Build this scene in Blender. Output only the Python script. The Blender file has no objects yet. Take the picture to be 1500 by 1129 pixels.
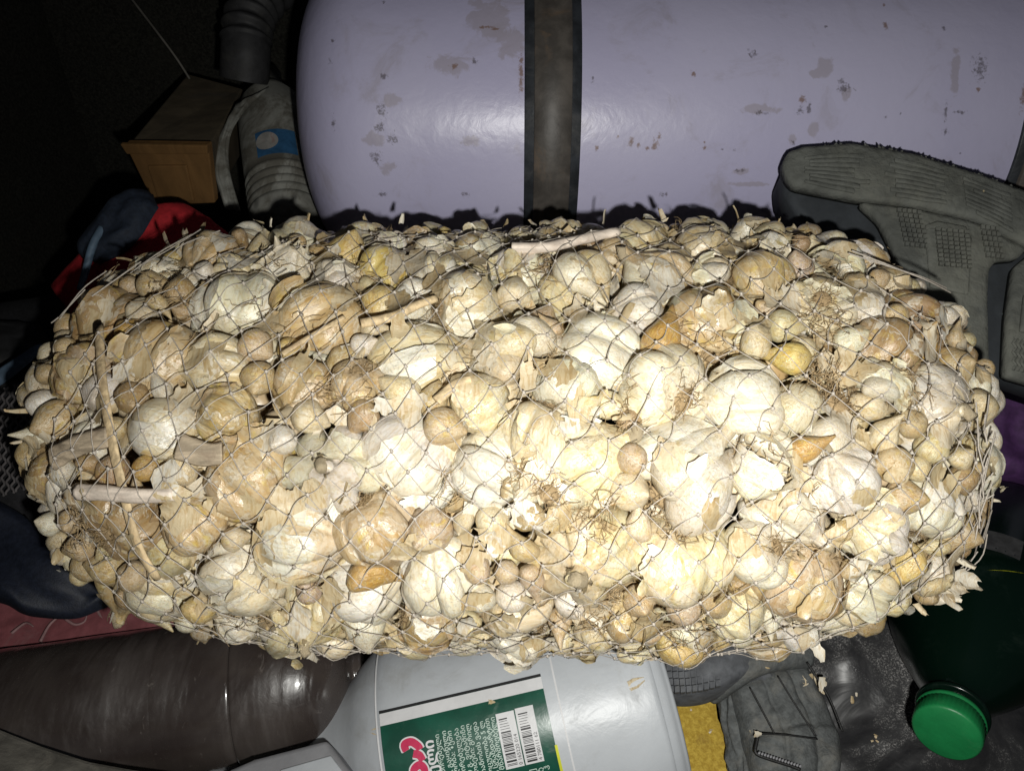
import bpy, bmesh, math, random
import numpy as np
from mathutils import Vector, Matrix, noise as mnoise
from mathutils.bvhtree import BVHTree
random.seed(11); rng = np.random.default_rng(11)
R = math.radians
sc = bpy.context.scene
COL = sc.collection
# ------------------------------------------------------------------ camera, world, flash, exposure
CAM = np.array([0, 0, .62]); PITCH = R(38); F = 1126.0
FW = np.array([0, math.cos(PITCH), -math.sin(PITCH)]); RT = np.array([1., 0, 0]); UP = np.cross(RT, FW)
cd = bpy.data.cameras.new('camera'); cam = bpy.data.objects.new('camera', cd); COL.objects.link(cam)
cam.location = CAM; cam.rotation_euler = (R(90) - PITCH, 0, 0)
cd.sensor_width = 36; cd.lens = 36 * F / 1500; cd.clip_start = .01; cd.clip_end = 50
sc.camera = cam
w = bpy.data.worlds.new('World'); sc.world = w; w.use_nodes = True
w.node_tree.nodes['Background'].inputs[0].default_value = (.8, .85, 1, 1)
w.node_tree.nodes['Background'].inputs[1].default_value = .02
ld = bpy.data.lights.new('phone_flash', 'AREA'); ld.shape = 'DISK'; ld.size = .011; ld.energy = 2.1; ld.spread = R(150); ld.color = (1, .99, .94)
lo = bpy.data.objects.new('phone_flash', ld); COL.objects.link(lo)
lo.location = CAM + RT * .026 - UP * .034 - FW * .004
lo.rotation_euler = (R(90) - PITCH - R(4), R(0), R(-12))
sc.view_settings.view_transform = 'Standard'; sc.view_settings.look = 'None'
sc.view_settings.exposure = 0; sc.view_settings.gamma = 1

# ------------------------------------------------------------------ helpers
def ray(px, py):
    d = FW + RT * (px - 750) / F - UP * (py - 564.5) / F
    return d
def P(px, py, dep):
    return CAM + ray(px, py) * dep
def project(p):
    d = np.asarray(p) - CAM; z = d @ FW
    return 750 + F * (d @ RT) / z, 564.5 - F * (d @ UP) / z, z
def mesh(name, v, f, m=None, smooth=True):
    me = bpy.data.meshes.new(name)
    me.from_pydata([tuple(map(float, p)) for p in v], [], f)
    if smooth: me.polygons.foreach_set('use_smooth', [True] * len(me.polygons))
    if m: me.materials.append(m)
    me.update(); return me
def obj(name, me, parent=None, loc=None, rot=None, scale=None):
    o = bpy.data.objects.new(name, me); COL.objects.link(o)
    if parent: o.parent = parent
    if loc is not None: o.location = loc
    if rot is not None: o.rotation_euler = rot
    if scale is not None: o.scale = (scale,) * 3 if np.isscalar(scale) else scale
    return o
def tag(o, label=None, cat=None, group=None, kind=None):
    if label: o['label'] = label
    if cat: o['category'] = cat
    if group: o['group'] = group
    if kind: o['kind'] = kind
    return o
def thing(name, label, cat, loc=(0, 0, 0), group=None):
    o = bpy.data.objects.new(name, None); COL.objects.link(o); o.location = loc; o.empty_display_size = .01
    return tag(o, label, cat, group)
class MB:
    def __init__(s): s.v = []; s.f = []; s.n = 0
    def add(s, v, f):
        s.v.extend([tuple(map(float, p)) for p in v]); s.f.extend([tuple(i + s.n for i in q) for q in f]); s.n += len(v); return s
    def build(s, name, m, parent=None, smooth=True, **k):
        return obj(name, mesh(name, s.v, s.f, m, smooth), parent, **k)
def grid_faces(n, k, wrap=False):
    f = []
    kk = k if wrap else k - 1
    for i in range(n - 1):
        for j in range(kk):
            f.append((i * k + j, i * k + (j + 1) % k, (i + 1) * k + (j + 1) % k, (i + 1) * k + j))
    return f
def tube(path, rad, sides=6, cap=True):
    p = np.asarray(path, float); n = len(p)
    rad = np.broadcast_to(np.asarray(rad, float), (n,))
    t = np.gradient(p, axis=0); t /= np.linalg.norm(t, axis=1)[:, None] + 1e-12
    a = np.array([0, 0, 1.]) if abs(t[0][2]) < .9 else np.array([1., 0, 0])
    v = []
    for i in range(n):
        b = np.cross(t[i], a); b /= np.linalg.norm(b) + 1e-12; a = np.cross(b, t[i])
        for k in range(sides):
            q = 2 * math.pi * k / sides
            v.append(p[i] + rad[i] * (math.cos(q) * a + math.sin(q) * b))
    f = grid_faces(n, sides, True)
    if cap: f += [tuple(range(sides))[::-1], tuple((n - 1) * sides + k for k in range(sides))]
    return v, f
def smooth_path(pts, n=24):
    p = np.asarray(pts, float); k = len(p)
    out = []
    for t in np.linspace(0, k - 1, n):
        i = min(int(t), k - 2); u = t - i
        p0 = p[max(i - 1, 0)]; p1 = p[i]; p2 = p[i + 1]; p3 = p[min(i + 2, k - 1)]
        out.append(.5 * (2 * p1 + (p2 - p0) * u + (2 * p0 - 5 * p1 + 4 * p2 - p3) * u * u + (3 * p1 - p0 - 3 * p2 + p3) * u ** 3))
    return np.array(out)
def lathe(prof, seg=48, M=None):
    """profile of (axial, radius) along local X"""
    v = []
    for a, r in prof:
        for k in range(seg):
            q = 2 * math.pi * k / seg
            v.append((a, r * math.cos(q), r * math.sin(q)))
    f = grid_faces(len(prof), seg, True)
    f = [q[::-1] for q in f]
    v = np.array(v)
    if M is not None: v = v @ M[:3, :3].T + M[:3, 3]
    return v, f
def frame(origin, x, zhint):
    x = np.asarray(x, float); x = x / np.linalg.norm(x)
    y = np.cross(zhint, x); y /= np.linalg.norm(y); z = np.cross(x, y)
    M = np.eye(4); M[:3, 0] = x; M[:3, 1] = y; M[:3, 2] = z; M[:3, 3] = origin
    return M
def curve_at(c, n):
    c = smooth_path(c, max(60, n * 3)); d = np.r_[0, np.cumsum(np.linalg.norm(np.diff(c, axis=0), axis=1))]
    t = np.linspace(0, d[-1], n)
    return np.stack([np.interp(t, d, c[:, i]) for i in range(3)], 1)
def loft(A, B, n=30, m=20, bulge=.01, thick=.01, detail=None, edge=.12):
    """padded sheet between two px/px/depth curves; real thickness behind it"""
    A = curve_at(A, n); B = curve_at(B, n)
    g = np.zeros((n, m, 3)); bul = np.zeros((n, m))
    for j, t in enumerate(np.linspace(0, 1, m)):
        g[:, j] = A * (1 - t) + B * t
    S = np.linspace(0, 1, n)[:, None] * np.ones((1, m)); T = np.ones((n, 1)) * np.linspace(0, 1, m)[None]
    W = np.zeros_like(g)
    for i in range(n):
        for j in range(m): W[i, j] = P(*g[i, j])
    du = np.gradient(W, axis=0); dv = np.gradient(W, axis=1)
    N = np.cross(du, dv); N /= np.linalg.norm(N, axis=2)[..., None] + 1e-12
    s = np.sign(np.sum(N * (CAM - W), axis=2))[..., None]; N = N * s
    dom = lambda x: np.sqrt(np.clip(1 - np.clip(1 - np.minimum(x, 1 - x) / edge, 0, 1) ** 2, 0, 1))
    e = dom(S) * dom(T)
    h = bulge * (np.sin(np.pi * S) * np.sin(np.pi * T)) ** .5 * 1.0 - thick * (1 - e)
    if detail is not None: h = h + e * np.vectorize(detail)(S, T)
    F1 = W + N * h[..., None]; B1 = W - N * thick * 1.02
    v = list(F1.reshape(-1, 3)) + list(B1.reshape(-1, 3)); q = n * m
    f = grid_faces(n, m); f = f + [tuple(a + q for a in x[::-1]) for x in f]
    ring = [i * m for i in range(n)] + [(n - 1) * m + j for j in range(1, m)] + [i * m + m - 1 for i in range(n - 2, -1, -1)] + [j for j in range(m - 2, 0, -1)]
    for a, b in zip(ring, ring[1:] + ring[:1]): f.append((a, b, b + q, a + q))
    return v, f
class Plane:
    def __init__(s, a, b, c):
        s.o = P(*a); n = np.cross(P(*b) - s.o, P(*c) - s.o); n /= np.linalg.norm(n)
        if n @ (CAM - s.o) < 0: n = -n
        s.n = n
    def at(s, px, py, h=0):
        d = ray(px, py); t = ((s.o - CAM) @ s.n) / (d @ s.n)
        return CAM + d * t + s.n * h
def slab(pl, poly, h0, h1, bev=.0, sub=1):
    """prism on plane pl from px polygon between heights"""
    bm = bmesh.new(); k = len(poly)
    vs = [bm.verts.new(pl.at(x, y, h1)) for x, y in poly]; vb = [bm.verts.new(pl.at(x, y, h0)) for x, y in poly]
    top = bm.faces.new(vs); bm.faces.new(vb[::-1])
    for i in range(k): bm.faces.new((vs[i], vb[i], vb[(i + 1) % k], vs[(i + 1) % k]))
    bmesh.ops.recalc_face_normals(bm, faces=bm.faces)
    if bev:
        es = list(top.edges) + [e for e in bm.edges if (e.verts[0] in vs) != (e.verts[1] in vs)]
        bmesh.ops.bevel(bm, geom=es, offset=bev, segments=2, affect='EDGES', profile=.6)
    bm.normal_update(); bm.verts.index_update()
    v = [tuple(x.co) for x in bm.verts]; f = [tuple(x.index for x in q.verts) for q in bm.faces]
    bm.free(); return v, f
def nz(p, s=1.0): return mnoise.noise(Vector(p) * s)

# ------------------------------------------------------------------ materials
class NT:
    def __init__(s, name):
        s.m = bpy.data.materials.new(name); s.m.use_nodes = True; s.t = s.m.node_tree; s.N = s.t.nodes
        s.b = s.N['Principled BSDF']; s.tc = s.N.new('ShaderNodeTexCoord'); s._co = s.tc.outputs['Object']
    def l(s, a, b): s.t.links.new(a, b)
    def noise(s, scale, detail=4, dist=0, rough=.5, vec=None, stretch=None):
        n = s.N.new('ShaderNodeTexNoise'); n.inputs['Scale'].default_value = scale; n.inputs['Detail'].default_value = detail
        n.inputs['Distortion'].default_value = dist; n.inputs['Roughness'].default_value = rough
        v = vec or s._co
        if stretch:
            mp = s.N.new('ShaderNodeMapping'); mp.inputs['Scale'].default_value = stretch; s.l(v, mp.inputs[0]); v = mp.outputs[0]
        s.l(v, n.inputs['Vector']); return n.outputs['Fac']
    def ramp(s, fac, a, b, lo=0., hi=1.):
        r = s.N.new('ShaderNodeMapRange'); r.inputs[1].default_value = a; r.inputs[2].default_value = b
        r.inputs[3].default_value = lo; r.inputs[4].default_value = hi; r.interpolation_type = 'SMOOTHSTEP'
        s.l(fac, r.inputs[0]); return r.outputs[0]
    def mix(s, fac, a, b, mode='MIX'):
        x = s.N.new('ShaderNodeMix'); x.data_type = 'RGBA'; x.blend_type = mode
        for i, c in ((0, fac), (6, a), (7, b)):
            if isinstance(c, (int, float)): x.inputs[i].default_value = c
            elif isinstance(c, tuple): x.inputs[i].default_value = (*c, 1) if len(c) == 3 else c
            else: s.l(c, x.inputs[i])
        return x.outputs[2]
    def math(s, op, a, b=0.):
        x = s.N.new('ShaderNodeMath'); x.operation = op
        for i, c in enumerate((a, b)):
            if isinstance(c, (int, float)): x.inputs[i].default_value = c
            else: s.l(c, x.inputs[i])
        return x.outputs[0]
    def bump(s, h, dist, strength=1., prev=None):
        x = s.N.new('ShaderNodeBump'); x.inputs['Distance'].default_value = dist; x.inputs['Strength'].default_value = strength
        s.l(h, x.inputs['Height'])
        if prev: s.l(prev, x.inputs['Normal'])
        s.l(x.outputs[0], s.b.inputs['Normal']); return x.outputs[0]
    def set(s, **k):
        for a, v in k.items():
            i = s.b.inputs[a.replace('_', ' ')]
            if isinstance(v, (int, float)): i.default_value = v
            elif isinstance(v, tuple): i.default_value = (*v, 1) if i.type == 'RGBA' else v
            else: s.l(v, i)
        return s.m
def rand_co(s):
    oi = s.N.new('ShaderNodeObjectInfo'); c = s.N.new('ShaderNodeVectorMath'); c.operation = 'ADD'
    k = s.math('MULTIPLY', oi.outputs['Random'], 73.0)
    s.l(s.tc.outputs['Object'], c.inputs[0]); s.l(k, c.inputs[1]); s._co = c.outputs[0]
    return oi
def m_skin(name, tan=.5, flaky=.5, dirt=.5):
    s = NT(name); oi = rand_co(s); base = oi.outputs['Color']
    streak = s.noise(9, 4, .4, .6, stretch=(1, 1, .13))
    fine = s.noise(17, 4, .3, .62, stretch=(1, 1, .06))
    blot = s.noise(2.1, 6, .8, .62); zone = s.noise(1.5, 3, .5)
    sx = s.N.new('ShaderNodeSeparateColor'); s.l(base, sx.inputs[0])
    age = s.ramp(sx.outputs[2], .26, .6, 1., .45)          # white bulbs are clean, tan ones stained
    am = lambda q: s.math('MULTIPLY', q, age)
    c = s.mix(am(s.ramp(zone, .46, .68, 0, tan * 1.3)), base, (.95, .82, .52), 'MULTIPLY')
    edge = s.noise(2.6, 7, 1.2, .65)
    c = s.mix(s.ramp(edge, .53, .59, 0, flaky), c, (.68, .655, .57))
    yel = s.noise(1.7, 5, 1.4, .6)
    c = s.mix(am(s.ramp(yel, .55, .70, 0, .8)), c, (.60, .46, .13))
    c = s.mix(am(s.ramp(streak, .47, .63, 0, tan * 1.5)), c, (.78, .64, .42), 'MULTIPLY')
    c = s.mix(s.ramp(fine, .49, .62, 0, .5), c, (.80, .69, .50), 'MULTIPLY')
    sp = s.N.new('ShaderNodeSeparateXYZ'); s.l(s.tc.outputs['Object'], sp.inputs[0])
    pole = s.ramp(s.math('ADD', s.math('ABSOLUTE', sp.outputs[2]), s.math('MULTIPLY', s.math('SUBTRACT', blot, .5), 1.3)), .5, .85)
    c = s.mix(s.math('MULTIPLY', pole, .55 * dirt * 1.6), c, (.42, .31, .17))
    c = s.mix(am(s.ramp(blot, .56, .74, 0, dirt * 1.35)), c, (.27, .17, .085))
    wr = s.noise(4.2, 5, 2.2, .6)
    n = s.bump(streak, .0008, .5); n = s.bump(wr, .0016, .32, n); s.bump(s.ramp(edge, .53, .56), .0004, .6, n)
    return s.set(Base_Color=c, Roughness=s.ramp(blot, .3, .7, .24, .44), Specular_IOR_Level=.75, Subsurface_Weight=.08, Subsurface_Radius=(.006, .004, .002), Subsurface_Scale=.5)
def m_paper(name):
    s = NT(name); g = s.N.new('ShaderNodeNewGeometry'); oi = rand_co(s)
    st = s.noise(1.0, 4, .5, .6, vec=s.tc.outputs['Object'])
    r = s.N.new('ShaderNodeValToRGB'); e = r.color_ramp.elements
    e[0].position = 0; e[0].color = (.42, .33, .19, 1); e[1].position = 1; e[1].color = (.68, .66, .59, 1)
    for p, c in ((.25, (.50, .41, .25, 1)), (.5, (.58, .48, .31, 1)), (.75, (.62, .55, .42, 1))):
        x = e.new(p); x.color = c
    s.l(g.outputs['Random Per Island'], r.inputs[0])
    f = s.noise(420, 4, .4, .6, vec=s.tc.outputs['Object']); f2 = s.noise(90, 4, .8, .6, vec=s.tc.outputs['Object']); f3 = s.noise(700, 4, .3, .6, vec=s.tc.outputs['Object'], stretch=(1, .16, .22))
    c = s.mix(s.ramp(f2, .5, .72, 0, .55), r.outputs[0], (.80, .66, .44), 'MULTIPLY')
    c = s.mix(s.ramp(f, .5, .7, 0, .3), c, (.5, .38, .25))
    c = s.mix(s.ramp(f3, .48, .62, 0, .6), c, (.74, .60, .39), 'MULTIPLY')
    s.bump(f3, .0004, .5, s.bump(f2, .0016, .8))
    return s.set(Base_Color=c, Roughness=.45, Specular_IOR_Level=.45)
def m_plain(name, col, rough=.6, var=.3, scale=60, dirt=None, dirtamt=.5, dscale=12, dr=(.5, .7), bump=.0004, bscale=None, spec=.4, coat=0., stretch=None, metal=0.):
    s = NT(name)
    n = s.noise(scale, 5, .4, .6, stretch=stretch)
    c = s.mix(s.ramp(n, .3, .75, 0, 1), tuple(x * (1 - var) for x in col), tuple(min(1, x * (1 + var)) for x in col))
    ro = rough
    if dirt:
        d = s.noise(dscale, 8, .8, .68); k = s.ramp(d, dr[0], dr[1], 0, dirtamt)
        c = s.mix(k, c, dirt); ro = s.mix(k, (rough,) * 3, (.85,) * 3)
    s.bump(s.noise(bscale or scale * 3, 4, .3, .6), bump, .7)
    return s.set(Base_Color=c, Roughness=ro, Specular_IOR_Level=spec, Coat_Weight=coat, Metallic=metal)
M = {}
M['skin'] = m_skin('garlic_skin', .42, .6, .32)
M['clove'] = m_skin('clove_skin', .48, .32, .34)
M['wrap'] = m_skin('wrapper_skin', .42, .45, .34)
M['paper'] = m_paper('dry_papery_skin')
M['root'] = m_plain('garlic_root', (.42, .30, .16), .8, .45, 300)
M['stalk'] = m_plain('dry_garlic_stalk', (.60, .46, .27), .6, .35, 300, stretch=(1, 1, .1), dirt=(.25, .16, .09), dscale=60)
M['net'] = m_plain('net_string', (.47, .42, .36), .55, .2, 500)

# ------------------------------------------------------------------ sack form (fitted body)
SP = [-0.0036, 0.3859, 0.2941, -0.0155, 0.0103, 0.2926, 0.1555, 0.1273, 4.8073, 2.2727, 0.8663, 0.0177, 0.0065, 0.0093]
def sack(U, V):
    xc, yc, zc, yaw, roll, L, Ay, Az, pw, qw, e, sag, bend, tap = SP
    U = np.asarray(U, float); V = np.asarray(V, float)
    sp = lambda x: np.sign(x) * np.abs(x) ** e
    pr = (1 - np.abs(U) ** pw) ** (1 / qw) * (1 + tap * U)
    x = U * L; y = sp(np.cos(V)) * Ay * pr + bend * U * U
    z = sp(np.sin(V)) * Az * pr - sag * (1 - U * U) * np.clip(np.sin(V), 0, 1) + roll * x
    c, s = math.cos(yaw), math.sin(yaw)
    return np.stack([xc + c * x - s * y, yc + s * x + c * y, zc + z], -1)
NU, NV = 150, 170
uu = np.sin(np.linspace(-1, 1, NU) * math.pi / 2 * .985); uu = .55 * uu + .45 * np.linspace(-1, 1, NU); uu = np.clip(uu / abs(uu[0]) * .9995, -1, 1)
vv = np.linspace(0, 2 * math.pi, NV, endpoint=False)
GU, GV = np.meshgrid(uu, vv, indexing='ij'); SG = sack(GU, GV)
def snormal(G):
    a = np.gradient(G, axis=0); b = (np.roll(G, -1, 1) - np.roll(G, 1, 1)); n = np.cross(a, b)
    n /= np.linalg.norm(n, axis=2)[..., None] + 1e-12
    c = G.mean((0, 1)); s = np.sign(np.sum(n * (G - c), axis=2))[..., None]
    return n * s
SN = snormal(SG)
sack_bvh = BVHTree.FromPolygons([Vector(p) for p in SG.reshape(-1, 3)], grid_faces(NU, NV, True))
def sack_hit(px, py):
    d = Vector(ray(px, py)).normalized(); h, n, i, t = sack_bvh.ray_cast(Vector(CAM), d)
    if h is None:
        # just past the outline: nearest point of the sack to the ray
        o = np.array(CAM); dd = np.array(d); q = SG.reshape(-1, 3) - o
        k = np.argmin(np.linalg.norm(q - (q @ dd)[:, None] * dd, axis=1)); return SG.reshape(-1, 3)[k], SN.reshape(-1, 3)[k]
    n = np.array(n); 
    if n @ np.array(d) > 0: n = -n
    return np.array(h), n
# ------------------------------------------------------------------ garlic prototypes (unit size)
NTB, NRB = 64, 38
def bulb_body(seed, nl, open_=False):
    r_ = random.Random(seed)
    prof = smooth_path([(.02, -.60), (.22, -.70), (.6, -.69), (.9, -.42), (1.0, -.06), (.93, .28), (.70, .58), (.42, .80), (.21, .97), (.13, 1.12), (.11, 1.22)], NRB)
    nt = NTB
    ks = []; a = r_.random() * 6.28
    ws = [r_.uniform(.7, 1.35) for _ in range(nl)]; tot = sum(ws)
    for q in ws:
        wd = q / tot * 2 * math.pi; ks.append((a + wd / 2, wd / 2, r_.uniform(-.10, .09), r_.uniform(-.12, .12))); a += wd
    dep = r_.uniform(.34, .52); off = r_.random() * 50
    v = []
    for i, (pr, pz) in enumerate(prof):
        t = i / (NRB - 1); S = math.exp(-((t - .47) / .30) ** 2)
        for k in range(nt):
            th = 2 * math.pi * k / nt; best = 0; bb = 0; zz = 0
            for (c, h, b, dz) in ks:
                d = abs((th - c + math.pi) % (2 * math.pi) - math.pi) / h
                if d < 1.02:
                    q = math.sqrt(max(0, 1 - d * d))
                    if q > best: best, bb, zz = q, b, dz
            rr = pr * (1 - dep * S * (1 - best ** .7) + bb * S * best)
            x, y, z = rr * math.cos(th), rr * math.sin(th), pz + zz * S * best
            n = nz((x + off, y, z), 1.9) * .06 + nz((x, y + off, z), 5) * .012 + .006 * math.sin(th * 31 + 3 * nz((x, y, z + off), 1.5))
            if t > .75: n += nz((x * 3, y * 3 + off, z), 3) * .05
            f = 1 + n
            v.append((x * f, y * f, z + (nz((x, y, z + off), 2) * .12 if t > .8 else 0)))
    # crooked neck
    bx, by = r_.uniform(-.3, .3), r_.uniform(-.3, .3)
    v = [(x + bx * max(0, z - .5) ** 2, y + by * max(0, z - .5) ** 2, z) for x, y, z in v]
    f = grid_faces(NRB, nt, True); f.append(tuple(range(nt))[::-1]); f.append(tuple((NRB - 1) * nt + k for k in range(nt)))
    return v, f
def wrap_patch(v, seed, thr, curl):
    """a torn outer skin lifted off a bulb: part of its surface, pushed out, curling at the tear"""
    off = seed * 7.3; v = np.array(v); keep = {}
    nt = NTB; out = []; f = []
    val = [nz((p[0] * .8 + off, p[1] * .8, p[2] * .55), 1.35) + .13 * nz((p[0] + off, p[1], p[2]), 5) + .05 * nz((p[0] + off, p[1], p[2]), 11) for p in v]
    key = {}
    def vert(p, vl):
        e = max(0, 1 - (vl - thr) / .14)
        q = tuple(np.round(p, 5))
        if q not in key:
            key[q] = len(out); out.append(np.array(p) * (1.018 + curl * e ** 3 + .012 * nz((p[0], p[1] + off, p[2]), 5)))
        return key[q]
    for i in range(4, NRB - 5):
        for k in range(nt):
            q = (i * nt + k, i * nt + (k + 1) % nt, (i + 1) * nt + (k + 1) % nt, (i + 1) * nt + k); poly = []
            for a, b in zip(q, q[1:] + q[:1]):
                va, vb = val[a], val[b]
                if va >= thr: poly.append(vert(v[a], va))
                if (va >= thr) != (vb >= thr):
                    t = (thr - va) / (vb - va); poly.append(vert(v[a] * (1 - t) + v[b] * t, thr))
            poly = [x for n_, x in enumerate(poly) if x != poly[n_ - 1]]
            if len(poly) >= 3: f.append(tuple(poly))
    return out, f
def clove_shape(seed, kind):
    r_ = random.Random(seed); n, k = 20, 26; off = r_.random() * 40; v = []
    if kind == 'round': asp, flat, bend, tip = r_.uniform(1.0, 1.18), r_.uniform(0, .16), r_.uniform(0, .14), .10
    else: asp, flat, bend, tip = r_.uniform(1.25, 1.6), r_.uniform(.18, .34), r_.uniform(.15, .4), .4
    for i in range(n):
        t = i / (n - 1)
        rr = max(.0, math.sin(math.pi * min(1, t ** (.82 if kind == 'round' else .75)))) ** .62
        rr = rr * (1 - (.28 if kind == 'round' else .45) * t ** 3) + .04
        if t > .93: rr = max(rr * .9, .07)
        z = asp * (-1 + 2 * t) + (tip * max(0, t - .86) / .14 if t > .86 else 0)
        for j in range(k):
            th = 2 * math.pi * j / k
            a = 1 - flat * max(0, math.cos(th - 2.3)) ** 1.5 - flat * max(0, math.cos(th + 2.3)) ** 1.5
            x, y = rr * a * math.cos(th), rr * a * math.sin(th)
            m = 1 + .11 * nz((x + off, y, z), 1.4) + .03 * nz((x, y + off, z), 4) + .008 * math.sin(th * 13 + off)
            v.append((x * m - bend * (z / asp) ** 2 + bend * .4, y * m, z))
    f = grid_faces(n, k, True); f.append(tuple(range(k))[::-1]); f.append(tuple((n - 1) * k + j for j in range(k)))
    return v, f
def root_tuft(seed, n=90):
    r_ = random.Random(seed); mb = MB()
    for i in range(n):
        a = r_.random() * 6.28; q = r_.random() ** .5 * .3
        p = np.array([q * math.cos(a), q * math.sin(a), -.66]); d = np.array([math.cos(a) * .7, math.sin(a) * .7, -.55 - r_.random() * .5]); pts = [p]
        L = r_.uniform(.18, .6)
        for s in range(6):
            d = d + np.array([r_.gauss(0, .55), r_.gauss(0, .55), r_.gauss(0, .4) + .08]); d /= np.linalg.norm(d); p = p + d * L / 6; pts.append(p)
        mb.add(*tube(pts, np.linspace(.011, .005, 7), 3, False))
    # woody root plate
    vv_, ff_ = lathe([(-.74, .02), (-.74, .2), (-.68, .27), (-.60, .26)], 14); vv_ = [(y, z, x) for x, y, z in vv_]
    mb.add(vv_, ff_)
    return mb
def neck_stub(seed):
    r_ = random.Random(seed); mb = MB(); L = r_.uniform(.02, .22)
    path = [(0, 0, .98), (r_.uniform(-.06, .06), r_.uniform(-.06, .06), 1.15), (r_.uniform(-.2, .2), r_.uniform(-.2, .2), 1.2 + L)]
    v, f = tube(smooth_path(path, 8), np.linspace(.15, .11, 8) * 1.0, 9)
    v = [p * (1 + .0) + np.array([0, 0, .06 * nz(p, 9)]) for p in v]; mb.add(v, f)
    for i in range(5):   # frayed dry skin round the neck
        a = r_.random() * 6.28; w0 = r_.uniform(.05, .10); q = []
        for s in range(5):
            t = s / 4; rr = .18 + .10 * t * t * r_.uniform(.0, 1); z = .82 + t * r_.uniform(.3, .5); ww = w0 * (1 - t * .8)
            c = np.array([rr * math.cos(a), rr * math.sin(a), z]); sd = np.array([-math.sin(a), math.cos(a), 0]) * ww
            q += [c - sd, c + sd]
        mb.add(q, [(2 * s, 2 * s + 1, 2 * s + 3, 2 * s + 2) for s in range(4)])
    return mb
bodies = []; wraps = []
for i in range(10):
    v, f = bulb_body(100 + i, random.randint(4, 7))
    bodies.append(mesh('bulb_body', v, f, M['skin']))
    ws = []
    for k, (thr, curl) in enumerate(((.08, .04), (.2, .09), (.0, .05))):
        wv, wf = wrap_patch(v, i * 3 + k + 1, thr, curl); ws.append(mesh('torn_skin', wv, wf, M['wrap']))
    wraps.append(ws)
roots = []; necks = []
for i in range(4):
    mb = root_tuft(40 + i); roots.append(mesh('root_tuft', mb.v, mb.f, M['root']))
    mb = neck_stub(60 + i); necks.append(mesh('neck', mb.v, mb.f, M['paper']))
rounds = [mesh('clove_round', *clove_shape(200 + i, 'round'), M['clove']) for i in range(8)]
longs = [mesh('clove_long', *clove_shape(300 + i, 'long'), M['clove']) for i in range(8)]
TINT = {'white': (.73, .695, .585), 'cream': (.70, .62, .43), 'tan': (.54, .43, .265), 'brown': (.40, .285, .165), 'yellow': (.62, .49, .20), 'pink': (.52, .42, .32), 'orange': (.50, .31, .10)}
def tint(o, name, r_=random):
    c = TINT[name]; k = r_.uniform(.9, 1.07)
    o.color = (min(c[0] * k, .86), min(c[1] * k * r_.uniform(.97, 1.02), .84), min(c[2] * k * r_.uniform(.9, 1.08), .8), 1)
def axis_mat(axis, spin):
    q = Vector(axis).normalized().to_track_quat('Z', 'Y'); return q @ Matrix.Rotation(spin, 3, 'Z').to_quaternion()
def child(name, me, t, tn, **k):
    o = obj(name, me, t, **k)
    if tn: tint(o, tn)
    return o
def make_bulb(c, r, n, kind, tn, label, group='garlic bulbs filling the net sack', face=None):
    """kind: w wrapped, p loose papery, o broken open into cloves; face: r roots outward, n neck outward"""
    t = thing('garlic_bulb', label, 'garlic bulb', tuple(c), group)
    ax = rng.normal(size=3); ax /= np.linalg.norm(ax)
    if face == 'r': ax = -np.array(n) + rng.normal(size=3) * .25
    elif face == 'n': ax = np.array(n) + rng.normal(size=3) * .25
    else:
        ax = ax - n * (ax @ n) * .75          # mostly lying on its side, as in the sack
    t.rotation_mode = 'QUATERNION'; t.rotation_quaternion = axis_mat(ax, random.random() * 6.28)
    t.scale = (r,) * 3
    i = random.randrange(10)
    if kind in 'wp':
        child('bulb_body', bodies[i], t, tn)
        child('torn_skin', wraps[i][0 if kind == 'w' else 2], t, tn if random.random() < .8 else 'white')
        if kind == 'p': child('torn_skin', wraps[i][1], t, 'tan' if tn in ('tan', 'brown') else 'cream', rot=(0, 0, .5), scale=1.05)
        child('neck', necks[i % 4], t, None)
        child('root_tuft', roots[i % 4], t, None)
    else:
        nk = random.randint(6, 8); a0 = random.random() * 6
        gap = random.randrange(nk)
        for k in range(nk):
            if k == gap: continue
            a = a0 + k / nk * 6.283 + random.uniform(-.1, .1); s = random.uniform(.46, .58)
            o = child('clove', longs[random.randrange(8)], t, tn if random.random() < .7 else 'white')
            o.rotation_mode = 'QUATERNION'
            up = Vector((-.22 * math.cos(a), -.22 * math.sin(a), 1))
            o.rotation_quaternion = axis_mat(up, random.random() * .4 + a)
            o.location = (.56 * math.cos(a), .56 * math.sin(a), random.uniform(-.08, .12)); o.scale = (s * .92, s * .92, s)
        child('torn_skin', wraps[i][1], t, 'white'); child('torn_skin', wraps[i][0], t, tn)
        child('root_tuft', roots[i % 4], t, None)
        child('neck', necks[i % 4], t, None, scale=(.8, .8, .8))
    return t
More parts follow.
